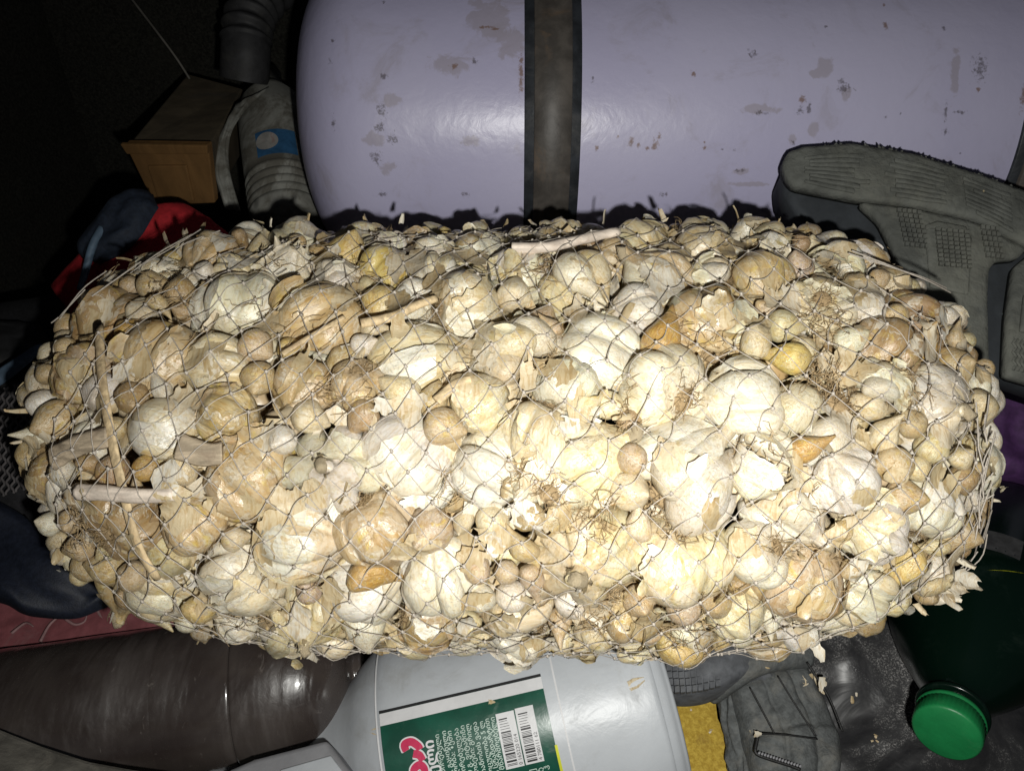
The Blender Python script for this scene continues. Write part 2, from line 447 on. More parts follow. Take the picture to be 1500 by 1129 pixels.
# ------------------------------------------------------------------ the bulbs one can pick out in the sack: px, py, radius px, kind, tint, facing, label
HB = [
 (345, 415, 60, 'w', 'white', None, 'large whitish garlic bulb with yellow stains at the rear left of the sack'),
 (465, 435, 64, 'p', 'tan', None, 'big brownish papery garlic bulb right of the large white one at the rear left'),
 (615, 512, 74, 'w', 'cream', None, 'big cream double garlic bulb lying under the short straw stalk left of centre'),
 (735, 490, 60, 'o', 'cream', None, 'open cream garlic bulb at the upper centre between two big pale bulbs'),
 (885, 505, 68, 'w', 'white', None, 'big bright white garlic bulb with two bulging cloves, upper centre'),
 (825, 560, 46, 'p', 'white', None, 'pale papery garlic bulb under the bright double bulb in the upper centre'),
 (995, 552, 60, 'w', 'white', None, 'smooth white garlic bulb below the orange clove, right of centre'),
 (1102, 580, 58, 'w', 'white', None, 'white garlic bulb with flaking neck between the smooth white bulb and the rooty one'),
 (1215, 585, 68, 'o', 'cream', 'r', 'cream garlic bulb with a brown root tuft turned to the camera on the right'),
 (490, 700, 58, 'w', 'white', 'n', 'white garlic bulb with crackled flaky skin left of the centre'),
 (605, 682, 68, 'w', 'white', None, 'large white garlic bulb with torn skin next to the crackled one'),
 (718, 670, 58, 'w', 'white', None, 'white garlic bulb of two glossy cloves left of the root tangle in the middle'),
 (770, 720, 46, 'o', 'tan', 'r', 'open garlic bulb showing a dark root tangle in the very middle of the sack'),
 (872, 668, 58, 'w', 'cream', None, 'pale yellow garlic bulb right of the root tangle in the middle'),
 (1030, 682, 76, 'o', 'white', None, 'largest and brightest white garlic bulb, its cloves spreading at the glare spot'),
 (1140, 690, 46, 'o', 'white', None, 'crumbled white garlic bulb with yellow bits right of the brightest bulb'),
 (1180, 768, 58, 'w', 'white', None, 'glaring white garlic bulb below the crumbled one on the right'),
 (1130, 825, 44, 'w', 'white', None, 'small white garlic bulb with striped skin under the glaring one'),
 (1022, 818, 66, 'p', 'cream', None, 'broad papery cream garlic bulb below the brightest bulb'),
 (866, 850, 72, 'w', 'cream', 'n', 'big cream garlic bulb at the front centre, over its root hairs'),
 (640, 880, 58, 'w', 'white', None, 'plump white garlic bulb at the front, left of the cluster of small cloves'),
 (530, 890, 56, 'w', 'white', None, 'white garlic bulb with a brown torn spot at the front left of centre'),
 (540, 795, 54, 'w', 'tan', None, 'tan garlic bulb with one shiny clove in front of the crackled white bulb'),
 (428, 790, 60, 'p', 'cream', None, 'papery cream garlic bulb between the tan ones, front left'),
 (352, 715, 58, 'p', 'tan', None, 'brown streaked papery garlic bulb right of the white stalk'),
 (265, 780, 44, 'w', 'tan', None, 'round tan garlic bulb just below the end of the white stalk'),
 (152, 782, 50, 'w', 'brown', 'r', 'brown garlic bulb with matted roots and a silvery scrap of skin, front left'),
 (232, 620, 56, 'w', 'cream', None, 'tall pale garlic bulb with a frayed white neck, right of the long straw'),
 (210, 500, 58, 'p', 'tan', None, 'large papery tan garlic bulb at the rear left end'),
 (98, 525, 48, 'p', 'tan', None, 'dry papery garlic bulb at the outer rear left corner'),
 (312, 515, 46, 'w', 'cream', None, 'shiny cream garlic bulb below the large whitish one on the left'),
 (440, 555, 42, 'w', 'tan', None, 'tan garlic bulb with a rough root end left of the cream double bulb'),
 (520, 545, 36, 'w', 'tan', 'r', 'small garlic bulb with a brown root mat touching the cream double bulb'),
 (310, 605, 40, 'p', 'tan', None, 'yellowish papery garlic bulb right of the tall pale bulb on the left'),
 (850, 388, 46, 'o', 'cream', None, 'garlic bulb of two tall cloves at the rear centre, under the long stalk'),
 (962, 378, 46, 'w', 'tan', None, 'tan garlic bulb at the rear, right of the two-clove bulb'),
 (1045, 440, 62, 'p', 'tan', None, 'large tan garlic bulb with brown striped skin behind the orange clove'),
 (1130, 385, 44, 'w', 'tan', None, 'yellow-tan garlic bulb at the rear right of the sack'),
 (1210, 420, 42, 'o', 'cream', 'r', 'cream garlic bulb with pale roots at the rear right, left of the white clove'),
 (1365, 440, 50, 'w', 'brown', None, 'dark brown garlic bulb at the outer rear right corner'),
 (1325, 492, 46, 'w', 'brown', None, 'light brown garlic bulb below the corner bulb at the rear right'),
 (1395, 565, 58, 'w', 'white', 'n', 'whitish garlic bulb with a star-shaped neck bulging at the right end'),
 (1395, 752, 48, 'w', 'white', None, 'whitish garlic bulb low on the right end of the sack'),
 (1238, 715, 44, 'w', 'white', None, 'white garlic bulb left of the tan cloves near the right end'),
 (1200, 868, 60, 'p', 'tan', None, 'brown papery garlic bulb at the front right'),
 (1262, 895, 48, 'w', 'cream', None, 'cream garlic bulb at the front right edge, right of the brown papery one'),
 (450, 930, 46, 'w', 'cream', 'n', 'round cream garlic bulb at the front left bottom edge'),
 (352, 868, 56, 'p', 'white', None, 'papery off-white garlic bulb with small cloves at the front left'),
 (565, 370, 40, 'w', 'yellow', None, 'yellow-brown garlic bulb at the rear, left of centre'),
 (680, 420, 48, 'p', 'cream', None, 'creased papery garlic bulb at the rear centre, left of the long stalk'),
 (300, 350, 40, 'w', 'tan', None, 'tan garlic bulb on the rear left edge of the sack'),
 (1380, 855, 36, 'p', 'white', None, 'ragged white garlic bulb with skins sticking out at the front right corner'),
 (1090, 925, 40, 'w', 'cream', None, 'cream garlic bulb on the front edge above the grey shoe'),
 (700, 575, 40, 'w', 'cream', None, 'cream garlic bulb with an orange spot just above the centre'),
 (785, 610, 44, 'p', 'cream', None, 'yellowish papery garlic bulb above the root tangle in the middle'),
 (1290, 560, 40, 'o', 'cream', None, 'garlic bulb of long cream cloves right of the rooty bulb'),
 (930, 925, 40, 'p', 'tan', None, 'tan garlic bulb with root hairs at the front edge, right of the big cream bulb'),
 (1310, 790, 44, 'p', 'white', None, 'white garlic bulb in loose wrinkled skin near the right end'),
]
HC = [  # single cloves
 (585, 555, 32, 'round', 'cream', 'smooth round cream clove at the lower corner of the cream double bulb'),
 (505, 345, 38, 'round', 'yellow', 'large yellow clove at the rear left edge of the sack'),
 (925, 668, 27, 'round', 'pink', 'small pinkish clove with a thin white tip right of the pale yellow bulb'),
 (930, 722, 32, 'round', 'cream', 'cream clove with yellow base directly under the pinkish tipped clove'),
 (605, 795, 40, 'round', 'pink', 'large pinkish-tan clove beside the tan bulb at the front left of centre'),
 (72, 460, 23, 'round', 'tan', 'lone pinkish-tan clove standing out at the rear left corner'),
 (362, 498, 28, 'round', 'tan', 'round tan clove under the big brownish papery bulb'),
 (372, 546, 29, 'round', 'tan', 'yellowish tan clove beneath the round tan one on the left'),
 (525, 603, 28, 'round', 'brown', 'brown round clove above the two white bulbs left of centre'),
 (1275, 440, 30, 'round', 'white', 'glossy pure white clove at the rear right'),
 (1258, 485, 26, 'round', 'white', 'pale pointed clove under the glossy white clove'),
 (1330, 685, 30, 'round', 'tan', 'round tan clove near the right end, upper of two'),
 (1345, 732, 31, 'round', 'tan', 'round tan clove near the right end, lower of two'),
 (1432, 710, 24, 'round', 'brown', 'brown clove on the right edge of the sack'),
 (1342, 852, 34, 'long', 'yellow', 'smooth yellow clove at the front right, beside white skins'),
 (287, 902, 30, 'long', 'yellow', 'ridged yellow clove at the front left bottom edge'),
 (975, 490, 36, 'long', 'orange', 'orange-brown clove above the smooth white bulb'),
 (1180, 655, 27, 'long', 'orange', 'orange clove lying between the brightest bulb and the rooty one'),
 (540, 860, 32, 'long', 'orange', 'amber clove on top of the white bulb with the torn spot'),
 (700, 845, 22, 'round', 'pink', 'left pinkish clove of the small cluster at the front centre'),
 (742, 848, 20, 'round', 'pink', 'second pinkish clove of the small cluster at the front centre'),
 (747, 893, 26, 'round', 'white', 'shiny white clove in the small cluster at the front centre'),
 (708, 890, 23, 'round', 'white', 'white clove at the left foot of the small cluster at the front centre'),
 (780, 868, 25, 'long', 'pink', 'pinkish clove left of the big cream front bulb'),
 (765, 805, 24, 'long', 'tan', 'veined pointed tan clove over a dark gap in the front centre'),
 (150, 690, 28, 'round', 'brown', 'dark tan round clove just above the white stalk'),
 (100, 730, 23, 'round', 'brown', 'brown clove left of the white stalk'),
 (75, 695, 20, 'round', 'white', 'white clove near the left end of the sack'),
 (250, 683, 28, 'round', 'cream', 'greenish cream clove under the tall pale bulb on the left'),
 (205, 685, 22, 'round', 'orange', 'shiny amber clove right of the long straw on the left'),
 (185, 580, 27, 'round', 'brown', 'tan-brown clove right of the long straw, upper left'),
 (180, 858, 25, 'round', 'pink', 'purplish clove near the front left edge'),
 (95, 815, 24, 'round', 'tan', 'tan clove at the lower left edge of the sack'),
 (85, 775, 20, 'round', 'tan', 'tan clove at the far left just above the navy cloth'),
 (1155, 462, 28, 'round', 'cream', 'cream clove with a yellow tip at the rear right'),
 (1105, 490, 30, 'long', 'cream', 'pale curved clove right of the large striped tan bulb'),
 (1160, 510, 32, 'long', 'yellow', 'yellow clove left of the rooty cream bulb'),
 (645, 622, 32, 'round', 'tan', 'tan clove with a torn white scrap above the large white bulb'),
 (450, 605, 28, 'round', 'cream', 'shiny cream clove left of the brown round one'),
 (1320, 640, 30, 'long', 'cream', 'pale smooth clove above the two round tan cloves at the right'),
 (940, 905, 28, 'round', 'tan', 'flesh coloured clove at the front edge right of the big cream bulb'),
 (1010, 900, 30, 'round', 'pink', 'pinkish clove at the front edge, right of centre'),
 (1050, 905, 26, 'round', 'tan', 'tan clove beside the pinkish one at the front edge right of centre'),
 (255, 410, 26, 'round', 'brown', 'brown clove beside the large whitish bulb at the rear left'),
 (215, 400, 24, 'round', 'tan', 'tan-yellow clove at the rear left shoulder of the sack'),
 (750, 410, 30, 'round', 'cream', 'grey-cream clove at the rear centre beneath the long stalk'),
 (1225, 335, 24, 'round', 'white', 'pale clove at the rear right edge of the sack'),
 (555, 430, 30, 'round', 'yellow', 'yellow clove right of the big brownish papery bulb'),
 (405, 640, 26, 'round', 'white', 'cream clove with a bright white scrap left of the crackled bulb'),
]
SPH = []   # placed so far: x y z r
def place(px, py, rp, k=.95):
    h, n = sack_hit(px, py); z = (h - CAM) @ FW; r = rp / F * z; r = rp / F * (z + r * .6)
    return h - n * r * k, r, n
def sep(iters=40):
    """gently push overlapping neighbours apart, tangentially"""
    A = np.array([s[:3] for s in SPH]); r = np.array([s[3] for s in SPH]); A0 = A.copy()
    for _ in range(iters):
        d = A[:, None] - A[None]; L = np.linalg.norm(d, axis=2) + np.eye(len(A)); ov = np.clip(.86 * (r[:, None] + r[None]) - L, 0, None); np.fill_diagonal(ov, 0)
        A = A + (d / L[..., None] * ov[..., None]).sum(1) * .25; A = A + (A0 - A) * .04
    return A
hb = []
for e in HB:
    c, r, n = place(e[0], e[1], e[2] * 1.2, .82); hb.append((n, e)); SPH.append((*c, r))
for e in HC:
    c, r, n = place(e[0], e[1], e[2] * .97, .8); hb.append((n, e)); SPH.append((*c, r))
A = sep(); PS = SG.reshape(-1, 3); PN = SN.reshape(-1, 3)
for k in range(len(A)):      # keep everything inside the net
    i = np.argmin(np.linalg.norm(PS - A[k], axis=1)); d = (A[k] - PS[i]) @ PN[i]; lim = -SPH[k][3] * (.8 if abs(A[k][0]) < .2 else .95)
    if d > lim: A[k] -= PN[i] * (d - lim)
SPH = [(*a, s[3]) for a, s in zip(A, SPH)]
def region(c):
    x, y, z = project(c)
    col = 'at the left end' if x < 215 else 'left of the centre' if x < 520 else 'in the middle' if x < 930 else 'right of the centre' if x < 1270 else 'at the right end'
    row = 'towards the rear edge' if y < 440 else 'halfway down the face' if y < 740 else 'towards the front edge'
    return col, row
LM = [(e[0], e[1], e[-1]) for e in HB + HC]
ANCH = [(345, 415, 'the large whitish rear left bulb'), (615, 512, 'the cream double bulb'), (885, 505, 'the bright double bulb'), (995, 552, 'the smooth white bulb right of centre'),
 (1215, 585, 'the rooty cream bulb on the right'), (490, 700, 'the crackled white bulb'), (605, 682, 'the large torn white bulb'), (770, 720, 'the root tangle in the middle'), (1030, 682, 'the brightest bulb'),
 (1180, 768, 'the glaring bulb on the right'), (866, 850, 'the big cream bulb at the front'), (640, 880, 'the plump white bulb at the front'), (195, 722, 'the whitish stalk'), (232, 620, 'the tall pale bulb on the left'), (98, 525, 'the outer rear left corner bulb'),
 (210, 500, 'the long straw on the left'), (1045, 440, 'the large striped tan bulb'), (1275, 440, 'the glossy white clove'), (1365, 440, 'the dark rear right corner bulb'), (1395, 565, 'the bulb bulging at the right end'), (1395, 752, 'the low whitish right end bulb'),
 (1200, 868, 'the brown front right bulb'), (450, 930, 'the round cream front left bulb'), (265, 780, 'the round tan bulb by the stalk end'), (152, 782, 'the rooty brown front left bulb'), (825, 362, 'the long pale rear stalk'), (505, 345, 'the large yellow clove at the rear'), (1130, 385, 'the yellow-tan rear right bulb'), (352, 868, 'the off-white front left bulb'), (700, 850, 'the small pink front cloves'), (1342, 852, 'the yellow clove at the front right'), (1335, 705, 'the two round tan cloves'), (72, 460, 'the lone rear left corner clove'), (540, 795, 'the shiny tan bulb left of centre'), (465, 435, 'the big brownish papery bulb'), (1022, 818, 'the broad papery cream bulb')]
USED = {}
def near(c, pre=''):
    x, y, z = project(c)
    for k in sorted(ANCH, key=lambda q: (q[0] - x) ** 2 + (q[1] - y) ** 2)[:4]:
        t = pre + near1(x, y, k)
        if t not in USED: break
    USED[t] = 1; return t
def near1(x, y, k):
    dx, dy = x - k[0], y - k[1]; d = math.hypot(dx, dy)
    w = ('behind' if dy < 0 else 'in front of') if abs(dy) > 2.2 * abs(dx) else ('left of' if dx < 0 else 'right of') if abs(dx) > 2.2 * abs(dy) else ('up-left of' if dx < 0 and dy < 0 else 'up-right of' if dy < 0 else 'down-left of' if dx < 0 else 'down-right of')
    return ('' if d < 62 else 'some way ' if d < 105 else 'far ') + w + ' ' + k[2]
GB = 'garlic bulbs filling the net sack'; GC = 'loose garlic cloves filling the net sack'
geo = []   # (mesh, matrix) for the net to rest on
def clove_obj(c, r, kind, tn, label):
    me = (rounds if kind == 'round' else longs)[random.randrange(8)]
    o = obj('garlic_clove', me); tag(o, label, 'garlic clove', GC); tint(o, tn)
    o.rotation_mode = 'QUATERNION'; o.rotation_quaternion = axis_mat(rng.normal(size=3), random.random() * 6.28)
    o.location = tuple(c); o.scale = (r * (.95 if kind == 'round' else .86),) * 3
    return o
for (n, e), s in zip(hb, SPH):
    if len(e) == 7: make_bulb(np.array(s[:3]), s[3] * 1.02, n, e[3], e[4], e[6], face=e[5])
    else: clove_obj(s[:3], s[3], e[3], e[4], e[5])
# ------------------------------------------------------------------ fill: more bulbs, then cloves, by dart throwing on the sack
PS = SG.reshape(-1, 3); PN = SN.reshape(-1, 3)
area = np.linalg.norm(np.cross(np.gradient(SG, axis=0).reshape(-1, 3), ((np.roll(SG, -1, 1) - np.roll(SG, 1, 1)) / 2).reshape(-1, 3)), axis=1)
tocam = CAM - PS; fac = np.sum(PN * tocam, 1) / np.linalg.norm(tocam, axis=1)
ok = np.where(fac > -.45)[0]; pr_ = area[ok] / area[ok].sum()
fill = []
def endness(c):   # the sack's two ends hold the browner garlic
    x, y, z = project(c); return min(1, max(0, abs(x - 760) - 330) / 300)
def darts(nt, rlo, rhi, jit, tol, kk=.92, extra=0.):
    global SPH
    idx = rng.choice(ok, nt, p=pr_); A = np.array([s[:3] for s in SPH]); rr = np.array([s[3] for s in SPH]); got = []
    for i in idx:
        r = rng.uniform(rlo, rhi); c = PS[i] - PN[i] * (r * kk + extra + (.005 * (1 - endness(PS[i])) if r < .013 else 0) + rng.random() ** 1.5 * jit) + rng.normal(size=3) * .001
        L = np.linalg.norm(A - c, axis=1)
        if np.all(L > tol * (rr + r)):
            A = np.vstack([A, c]); rr = np.r_[rr, r]; got.append((c, r, i)); SPH.append((*c, r))
    return got
for c, r, i in darts(5000, .021, .027, .003, .84) + darts(9000, .0145, .0195, .003, .82):
    tn = random.choices(['tan', 'cream', 'white', 'brown', 'yellow'], [4 + 6 * endness(c), 6, 5, 4 * endness(c), 1])[0]; kd = random.choice('wwpoo'); a, b = region(c)
    lb = {'w': 'wrapped', 'p': 'papery', 'o': 'open'}[kd] + f' {tn} bulb '; make_bulb(c, r, PN[i], kd, tn, near(c, lb))
sm = darts(5000, .0115, .0145, .005, .86) + darts(14000, .0085, .0118, .007, .86) + darts(9000, .006, .0082, .006, .86)
deep = darts(4000, .010, .014, .012, .80, extra=.014)
if len(sm) > 250:
    vis = sorted(sm, key=lambda q: -q[1] / project(q[0])[2] * (1 if fac[q[2]] > .0 else .3)); sm, rest = vis[:250], vis[250:]
else: rest = []
for c, r, i in sm:
    tn = random.choices(['tan', 'cream', 'white', 'brown', 'pink', 'yellow', 'orange'], [5 + 4 * endness(c), 7, 5, .8 + 4 * endness(c), 1.3, 1.2, .25])[0]
    kd = 'round' if random.random() < .7 else 'long'; a, b = region(c)
    lb = (('tiny ' if r < .008 else 'medium ' if r < .0105 else 'larger ') + ('round ' if kd == 'round' else 'long ') + f'{tn} clove '); clove_obj(c, r, kd, tn, near(c, lb))
def joined(lst, name, label, lo_=0, m='clove'):
    mb = MB()
    base = [clove_shape(400 + k, 'round') for k in range(5)]
    for c, r in lst:
        v, f = random.choice(base); q = np.array(axis_mat(rng.normal(size=3), 0).to_matrix()); mb.add(np.array(v) @ q.T * r + c, f)
    o = mb.build(name, M[m]); tag(o, label, 'garlic cloves', kind='stuff'); o.color = (.55, .42, .26, 1); return o
core = []
for k in range(420):
    i = rng.integers(len(PS)); r = rng.uniform(.014, .02); c = PS[i] - PN[i] * (.045 + rng.random() * .05)
    if abs(c[0]) < .26: core.append((c, r))
fill_obj = joined([(c, r) for c, r, i in rest + deep], 'small_cloves', 'mass of small tan cloves seen deep in the gaps between the bulbs')
joined(core, 'inner_cloves', 'inner mass of tan cloves hidden behind the outer bulbs in the net sack')
print('spheres', len(SPH), 'cloves', len(sm), 'rest', len(rest), 'deep', len(deep))
# ------------------------------------------------------------------ dry skin scraps and loose root hairs (uncountable)
def flake(r_, L, W, n=5, m=4):
    v = []; cu = r_.uniform(-2.2, 2.2); cv = r_.uniform(-.8, .8); j = [r_.uniform(.75, 1.15) for _ in range(n)]; o = r_.random() * 50
    for i in range(n):
        for k in range(m):
            s, t = i / (n - 1) - .5, k / (m - 1) - .5
            wx = W * j[i] * (1 - 1.1 * max(0, s) * r_.uniform(.8, 1.2)); x, y = L * s + L * .12 * r_.uniform(-1, 1) * (i in (0, n - 1)), wx * t
            v.append((x, y, L * (cu * t * t + cv * s * s) * .45 + L * .16 * nz((x * 90 + o, y * 90, 0), 1)))
    return np.array(v), grid_faces(n, m)
mb = MB(); r_ = random.Random(5)
idx = rng.choice(ok, 420, p=pr_)
for q, i in enumerate(idx):
    L = r_.uniform(.004, .013) if q > 26 else r_.uniform(.014, .024); v, f = flake(r_, L, L * r_.uniform(.35, .9))
    n = PN[i] + rng.normal(size=3) * (.4 if q > 60 else .2); Q = np.array(axis_mat(n, r_.random() * 6.28).to_matrix())
    c = PS[i] - PN[i] * (rng.random() ** .8 * .016 + .002); mb.add(v @ Q.T + c, f)
for i in rng.choice(ok, 900, p=pr_):
    L = r_.uniform(.008, .018); v, f = flake(r_, L, L * r_.uniform(.5, .9), 4, 3)
    n = PN[i] + rng.normal(size=3) * .35; Q = np.array(axis_mat(n, r_.random() * 6.28).to_matrix()); mb.add(v @ Q.T + PS[i] - PN[i] * r_.uniform(.011, .022), f)
# ragged skins standing up along the rear edge and the front right corner
edge_i = np.where((fac > -.08) & (fac < .14))[0]
for i in rng.choice(edge_i, 26):
    L = r_.uniform(.005, .012); v, f = flake(r_, L, L * r_.uniform(.3, .7)); v[:, 0] += L * .4
    d = PN[i] + rng.normal(size=3) * .45; d /= np.linalg.norm(d); s = np.cross(d, rng.normal(size=3)); s /= np.linalg.norm(s); Q = np.stack([d, s, np.cross(d, s)], 1)
    mb.add(v @ Q.T + PS[i] - PN[i] * .003, f)
for k in range(9):
    h, n = sack_hit(1395 + r_.uniform(-20, 30), 860 + r_.uniform(-35, 40)); L = r_.uniform(.009, .017); v, f = flake(r_, L, L * .6); v[:, 0] += L * .4
    d = np.array([.8, -.2, -.35]) + rng.normal(size=3) * .35; d /= np.linalg.norm(d); s = np.cross(d, rng.normal(size=3)); s /= np.linalg.norm(s); Q = np.stack([d, s, np.cross(d, s)], 1)
    mb.add(v @ Q.T + h, f)
o = mb.build('dry_skin_scraps', M['paper']); tag(o, 'countless dry papery garlic skin scraps between the bulbs and along the sack edge', 'garlic skin', kind='stuff')
mb = MB()
clumps = [(1212, 548, 40), (1215, 455, 40), (775, 700, 45), (480, 560, 45), (880, 905, 60), (120, 770, 40), (245, 425, 40), (1000, 930, 50), (790, 385, 35), (1330, 560, 40), (920, 560, 30), (870, 770, 50)] + [(r_.uniform(80, 1400), r_.uniform(350, 930), 25) for _ in range(45)]
for (x, y, s) in clumps:
    for k in range(44 if s >= 35 else 7):
        h, n = sack_hit(x + r_.gauss(0, s * .36), y + r_.gauss(0, s * .28)); p = h - n * r_.uniform(-.001, .010); d = rng.normal(size=3); pts = [p]
        for q in range(5):
            d = d * .8 + rng.normal(size=3) * .6; d -= n * (d @ n) * .6; d /= np.linalg.norm(d); p = p + d * r_.uniform(.002, .0045); pts.append(p)
        mb.add(*tube(pts, np.linspace(.00024, .00013, 6), 3, False))
o = mb.build('loose_root_hairs', M['root']); tag(o, 'tangled thin tan root hairs scattered between the garlic bulbs', 'garlic roots', kind='stuff')
# ------------------------------------------------------------------ dry stalks one can pick out
def stalk(pts, rad, label, col=None, flat=.7, lift=.002):
    P3 = []
    for (x, y) in pts:
        h, n = sack_hit(x, y); P3.append(h + n * lift)
    p = smooth_path(P3, 22); v, f = tube(p, np.linspace(rad, rad * .8, 22), 10)
    v = np.array(v); 
    h, n = sack_hit(*pts[len(pts) // 2])
    c = np.repeat(p, 10, 0); d = v - c; d = d - np.outer(d @ n, n) * (1 - flat)
    v = c + d * (1 + .12 * np.array([nz(q, 260) for q in v]))[:, None]
    o = obj('dry_stalk', mesh('dry_stalk', v, f, M['stalk'] if col is None else col)); tag(o, label, 'dry stalk', 'dry garlic stalks lying in the net sack'); return o
M['pale_stalk'] = m_plain('pale_dry_stalk', (.72, .62, .52), .55, .25, 300, stretch=(.1, 1, 1), dirt=(.35, .25, .18), dscale=80, dirtamt=.4)
M['grey_leaf'] = m_plain('grey_dry_leaf', (.42, .34, .24), .65, .4, 300, stretch=(.1, 1, 1), dirt=(.18, .12, .08), dscale=70)
stalk([(125, 718), (170, 720), (215, 724), (262, 722)], .0042, 'whitish dry stalk lying across the left part of the sack', M['pale_stalk'], .85, .004)
stalk([(147, 480), (152, 560), (165, 640), (185, 730), (205, 800), (232, 845)], .0031, 'long straw-coloured stalk running down the left end of the sack', None, .3, .001)
stalk([(530, 480), (575, 470), (615, 452), (640, 444)], .0030, 'short straw stalk with broken end on the cream double bulb', None, .8, .003)
stalk([(750, 370), (800, 369), (850, 358), (905, 346)], .0042, 'long pale stalk lying along the rear centre of the sack', M['pale_stalk'], .8, .003)
stalk([(80, 672), (110, 655), (160, 640)], .0065, 'flat grey-brown dry leaf left of the long straw', M['grey_leaf'], .3, .001)
stalk([(265, 655), (300, 665), (328, 664)], .0065, 'flat fibrous grey leaf below the tall pale bulb', M['grey_leaf'], .3, .002)
stalk([(415, 522), (450, 500), (505, 468)], .0017, 'thin slanting straw left of the short stalk', None, .6, .002)
stalk([(640, 590), (668, 566), (690, 558)], .0028, 'thin broken straw above the large white bulb', None, .6, .002)

# ------------------------------------------------------------------ the net, stretched over what lies under it
def collect():
    V = []; Fc = []; n = 0
    bpy.context.view_layer.update()
    for o in COL.objects:
        if o.type != 'MESH': continue
        nm = o.name.split('.')[0]
        if nm in ('bulb_body', 'garlic_clove', 'clove', 'small_cloves', 'dry_stalk'):
            me = o.data; co = np.empty(len(me.vertices) * 3); me.vertices.foreach_get('co', co); co = co.reshape(-1, 3)
            mw = np.array(o.matrix_world); co = co @ mw[:3, :3].T + mw[:3, 3]
            V.append(co); Fc += [tuple(i + n for i in p.vertices) for p in me.polygons]; n += len(co)
    return BVHTree.FromPolygons([tuple(p) for p in np.vstack(V)], Fc)
pile = collect()
OFF = .045
HT = np.full((NU, NV), -.02)
cdir = (CAM - SG); 
for i in range(NU):
    for j in range(NV):
        n = SN[i, j]; o = SG[i, j] + n * OFF
        h, _, _, t = pile.ray_cast(Vector(o), Vector(-n), .09)
        if h is not None: HT[i, j] = OFF - t
mem = HT.copy()
for it in range(70):
    av = (np.roll(mem, 1, 1) + np.roll(mem, -1, 1)) * .25 + np.vstack([mem[:1], mem[:-1]]) * .25 + np.vstack([mem[1:], mem[-1:]]) * .25
    mem = np.maximum(HT, av - .00012)
mem = np.maximum(mem, HT)
SURF = SG + SN * (mem + .0011)[..., None]
arc = np.r_[0, np.cumsum(np.linalg.norm(np.diff(SG[:, NV // 2], axis=0), axis=1))]; arcx = arc / arc[-1]
def net_pt(a, b):
    """a 0..1 along the sack (by arc length), b 0..1 round it"""
    i = np.interp(a, arcx, np.arange(NU)); j = (b % 1) * NV
    i0 = int(min(i, NU - 2)); j0 = int(j) % NV; di = i - i0; dj = j - int(j); j1 = (j0 + 1) % NV
    return (SURF[i0, j0] * (1 - di) * (1 - dj) + SURF[i0 + 1, j0] * di * (1 - dj) + SURF[i0, j1] * (1 - di) * dj + SURF[i0 + 1, j1] * di * dj)
# thin torn skins draped over the bulbs under the net
soft = HT.copy()
for it in range(14):
    av = (np.roll(soft, 1, 1) + np.roll(soft, -1, 1)) * .25 + np.vstack([soft[:1], soft[:-1]]) * .25 + np.vstack([soft[1:], soft[-1:]]) * .25
    soft = np.maximum(HT, av - .0004)
SOFT = SG + SN * (soft + .0004)[..., None]; HARD = SURF; sk = MB(); r_ = random.Random(31)
visb = np.argwhere(np.sum(SN * (CAM - SG), 2) / np.linalg.norm(CAM - SG, axis=2) > .1)
for q in range(190):
    ci, cj = visb[r_.randrange(len(visb))]; 
    if not 4 < ci < NU - 5: continue
    a0, b0 = arcx[ci], cj / NV; m = 9; La, Lb = r_.uniform(.004, .0095) / .66, r_.uniform(.006, .015) / .93; th = r_.random() * 6.28; o_ = r_.random() * 60
    vs = []; ok_ = []
    SURF = SOFT
    for i in range(m):
        for j in range(m):
            s, t = (i / (m - 1) - .5) * 2, (j / (m - 1) - .5) * 2
            x, y = s * math.cos(th) * La * 1.0 - t * math.sin(th) * La, s * math.sin(th) * Lb + t * math.cos(th) * Lb
            p = net_pt(min(max(a0 + x, .002), .998), b0 + y); rr = math.hypot(s, t * 1.0) + .45 * nz((s * 1.6 + o_, t * 1.6, 0), 1) + .25 * nz((s * 4 + o_, t * 4, 0), 1)
            e = max(0, rr - .5); dn = SN[ci, cj]
            vs.append(p + dn * (.0003 + .0035 * e * e * r_.uniform(.6, 1.2) + .0004 * nz((s * 3 + o_, t * 7, 4), 1))); ok_.append(rr < .95)
    fs = [f_ for f_ in grid_faces(m, m) if sum(ok_[k] for k in f_) >= 3]
    fs = [f_ if all(ok_[k] for k in f_) else tuple(k for k in f_ if ok_[k]) for f_ in fs]
    sk.add(vs, fs)
SURF = HARD
tag(sk.build('draped_skins', M['paper']), 'thin torn papery skins lying over the garlic bulbs just under the net', 'garlic skin', kind='stuff')
sack_t = thing('net_sack', 'bulging string net sack full of garlic bulbs and cloves lying across the picture', 'net sack', (0, .386, .165))
NETR = .00027; MA, MB_ = 40, 36          # meshes along and round
mb = MB(); kn = MB(); cnt = 0
def warp(a, b):
    # the net is pulled slightly askew and its meshes are uneven
    aa = a + .010 * math.sin(b * 19 + a * 9) + .008 * mnoise.noise(Vector((a * 7, b * 7, 3)))
    bb = b + .012 * math.sin(a * 7 + 1) + .008 * mnoise.noise(Vector((a * 8, b * 8, 9))) + .05 * a
    return min(max(aa, .0), 1.), bb
def node(i, j):
    a = i / (2 * MA); b = (j + .0) / (2 * MB_)
    r_ = random.Random(i * 991 + (j % (2 * MB_)) * 7); return a + r_.uniform(-.003, .003), b + r_.uniform(-.0034, .0034)
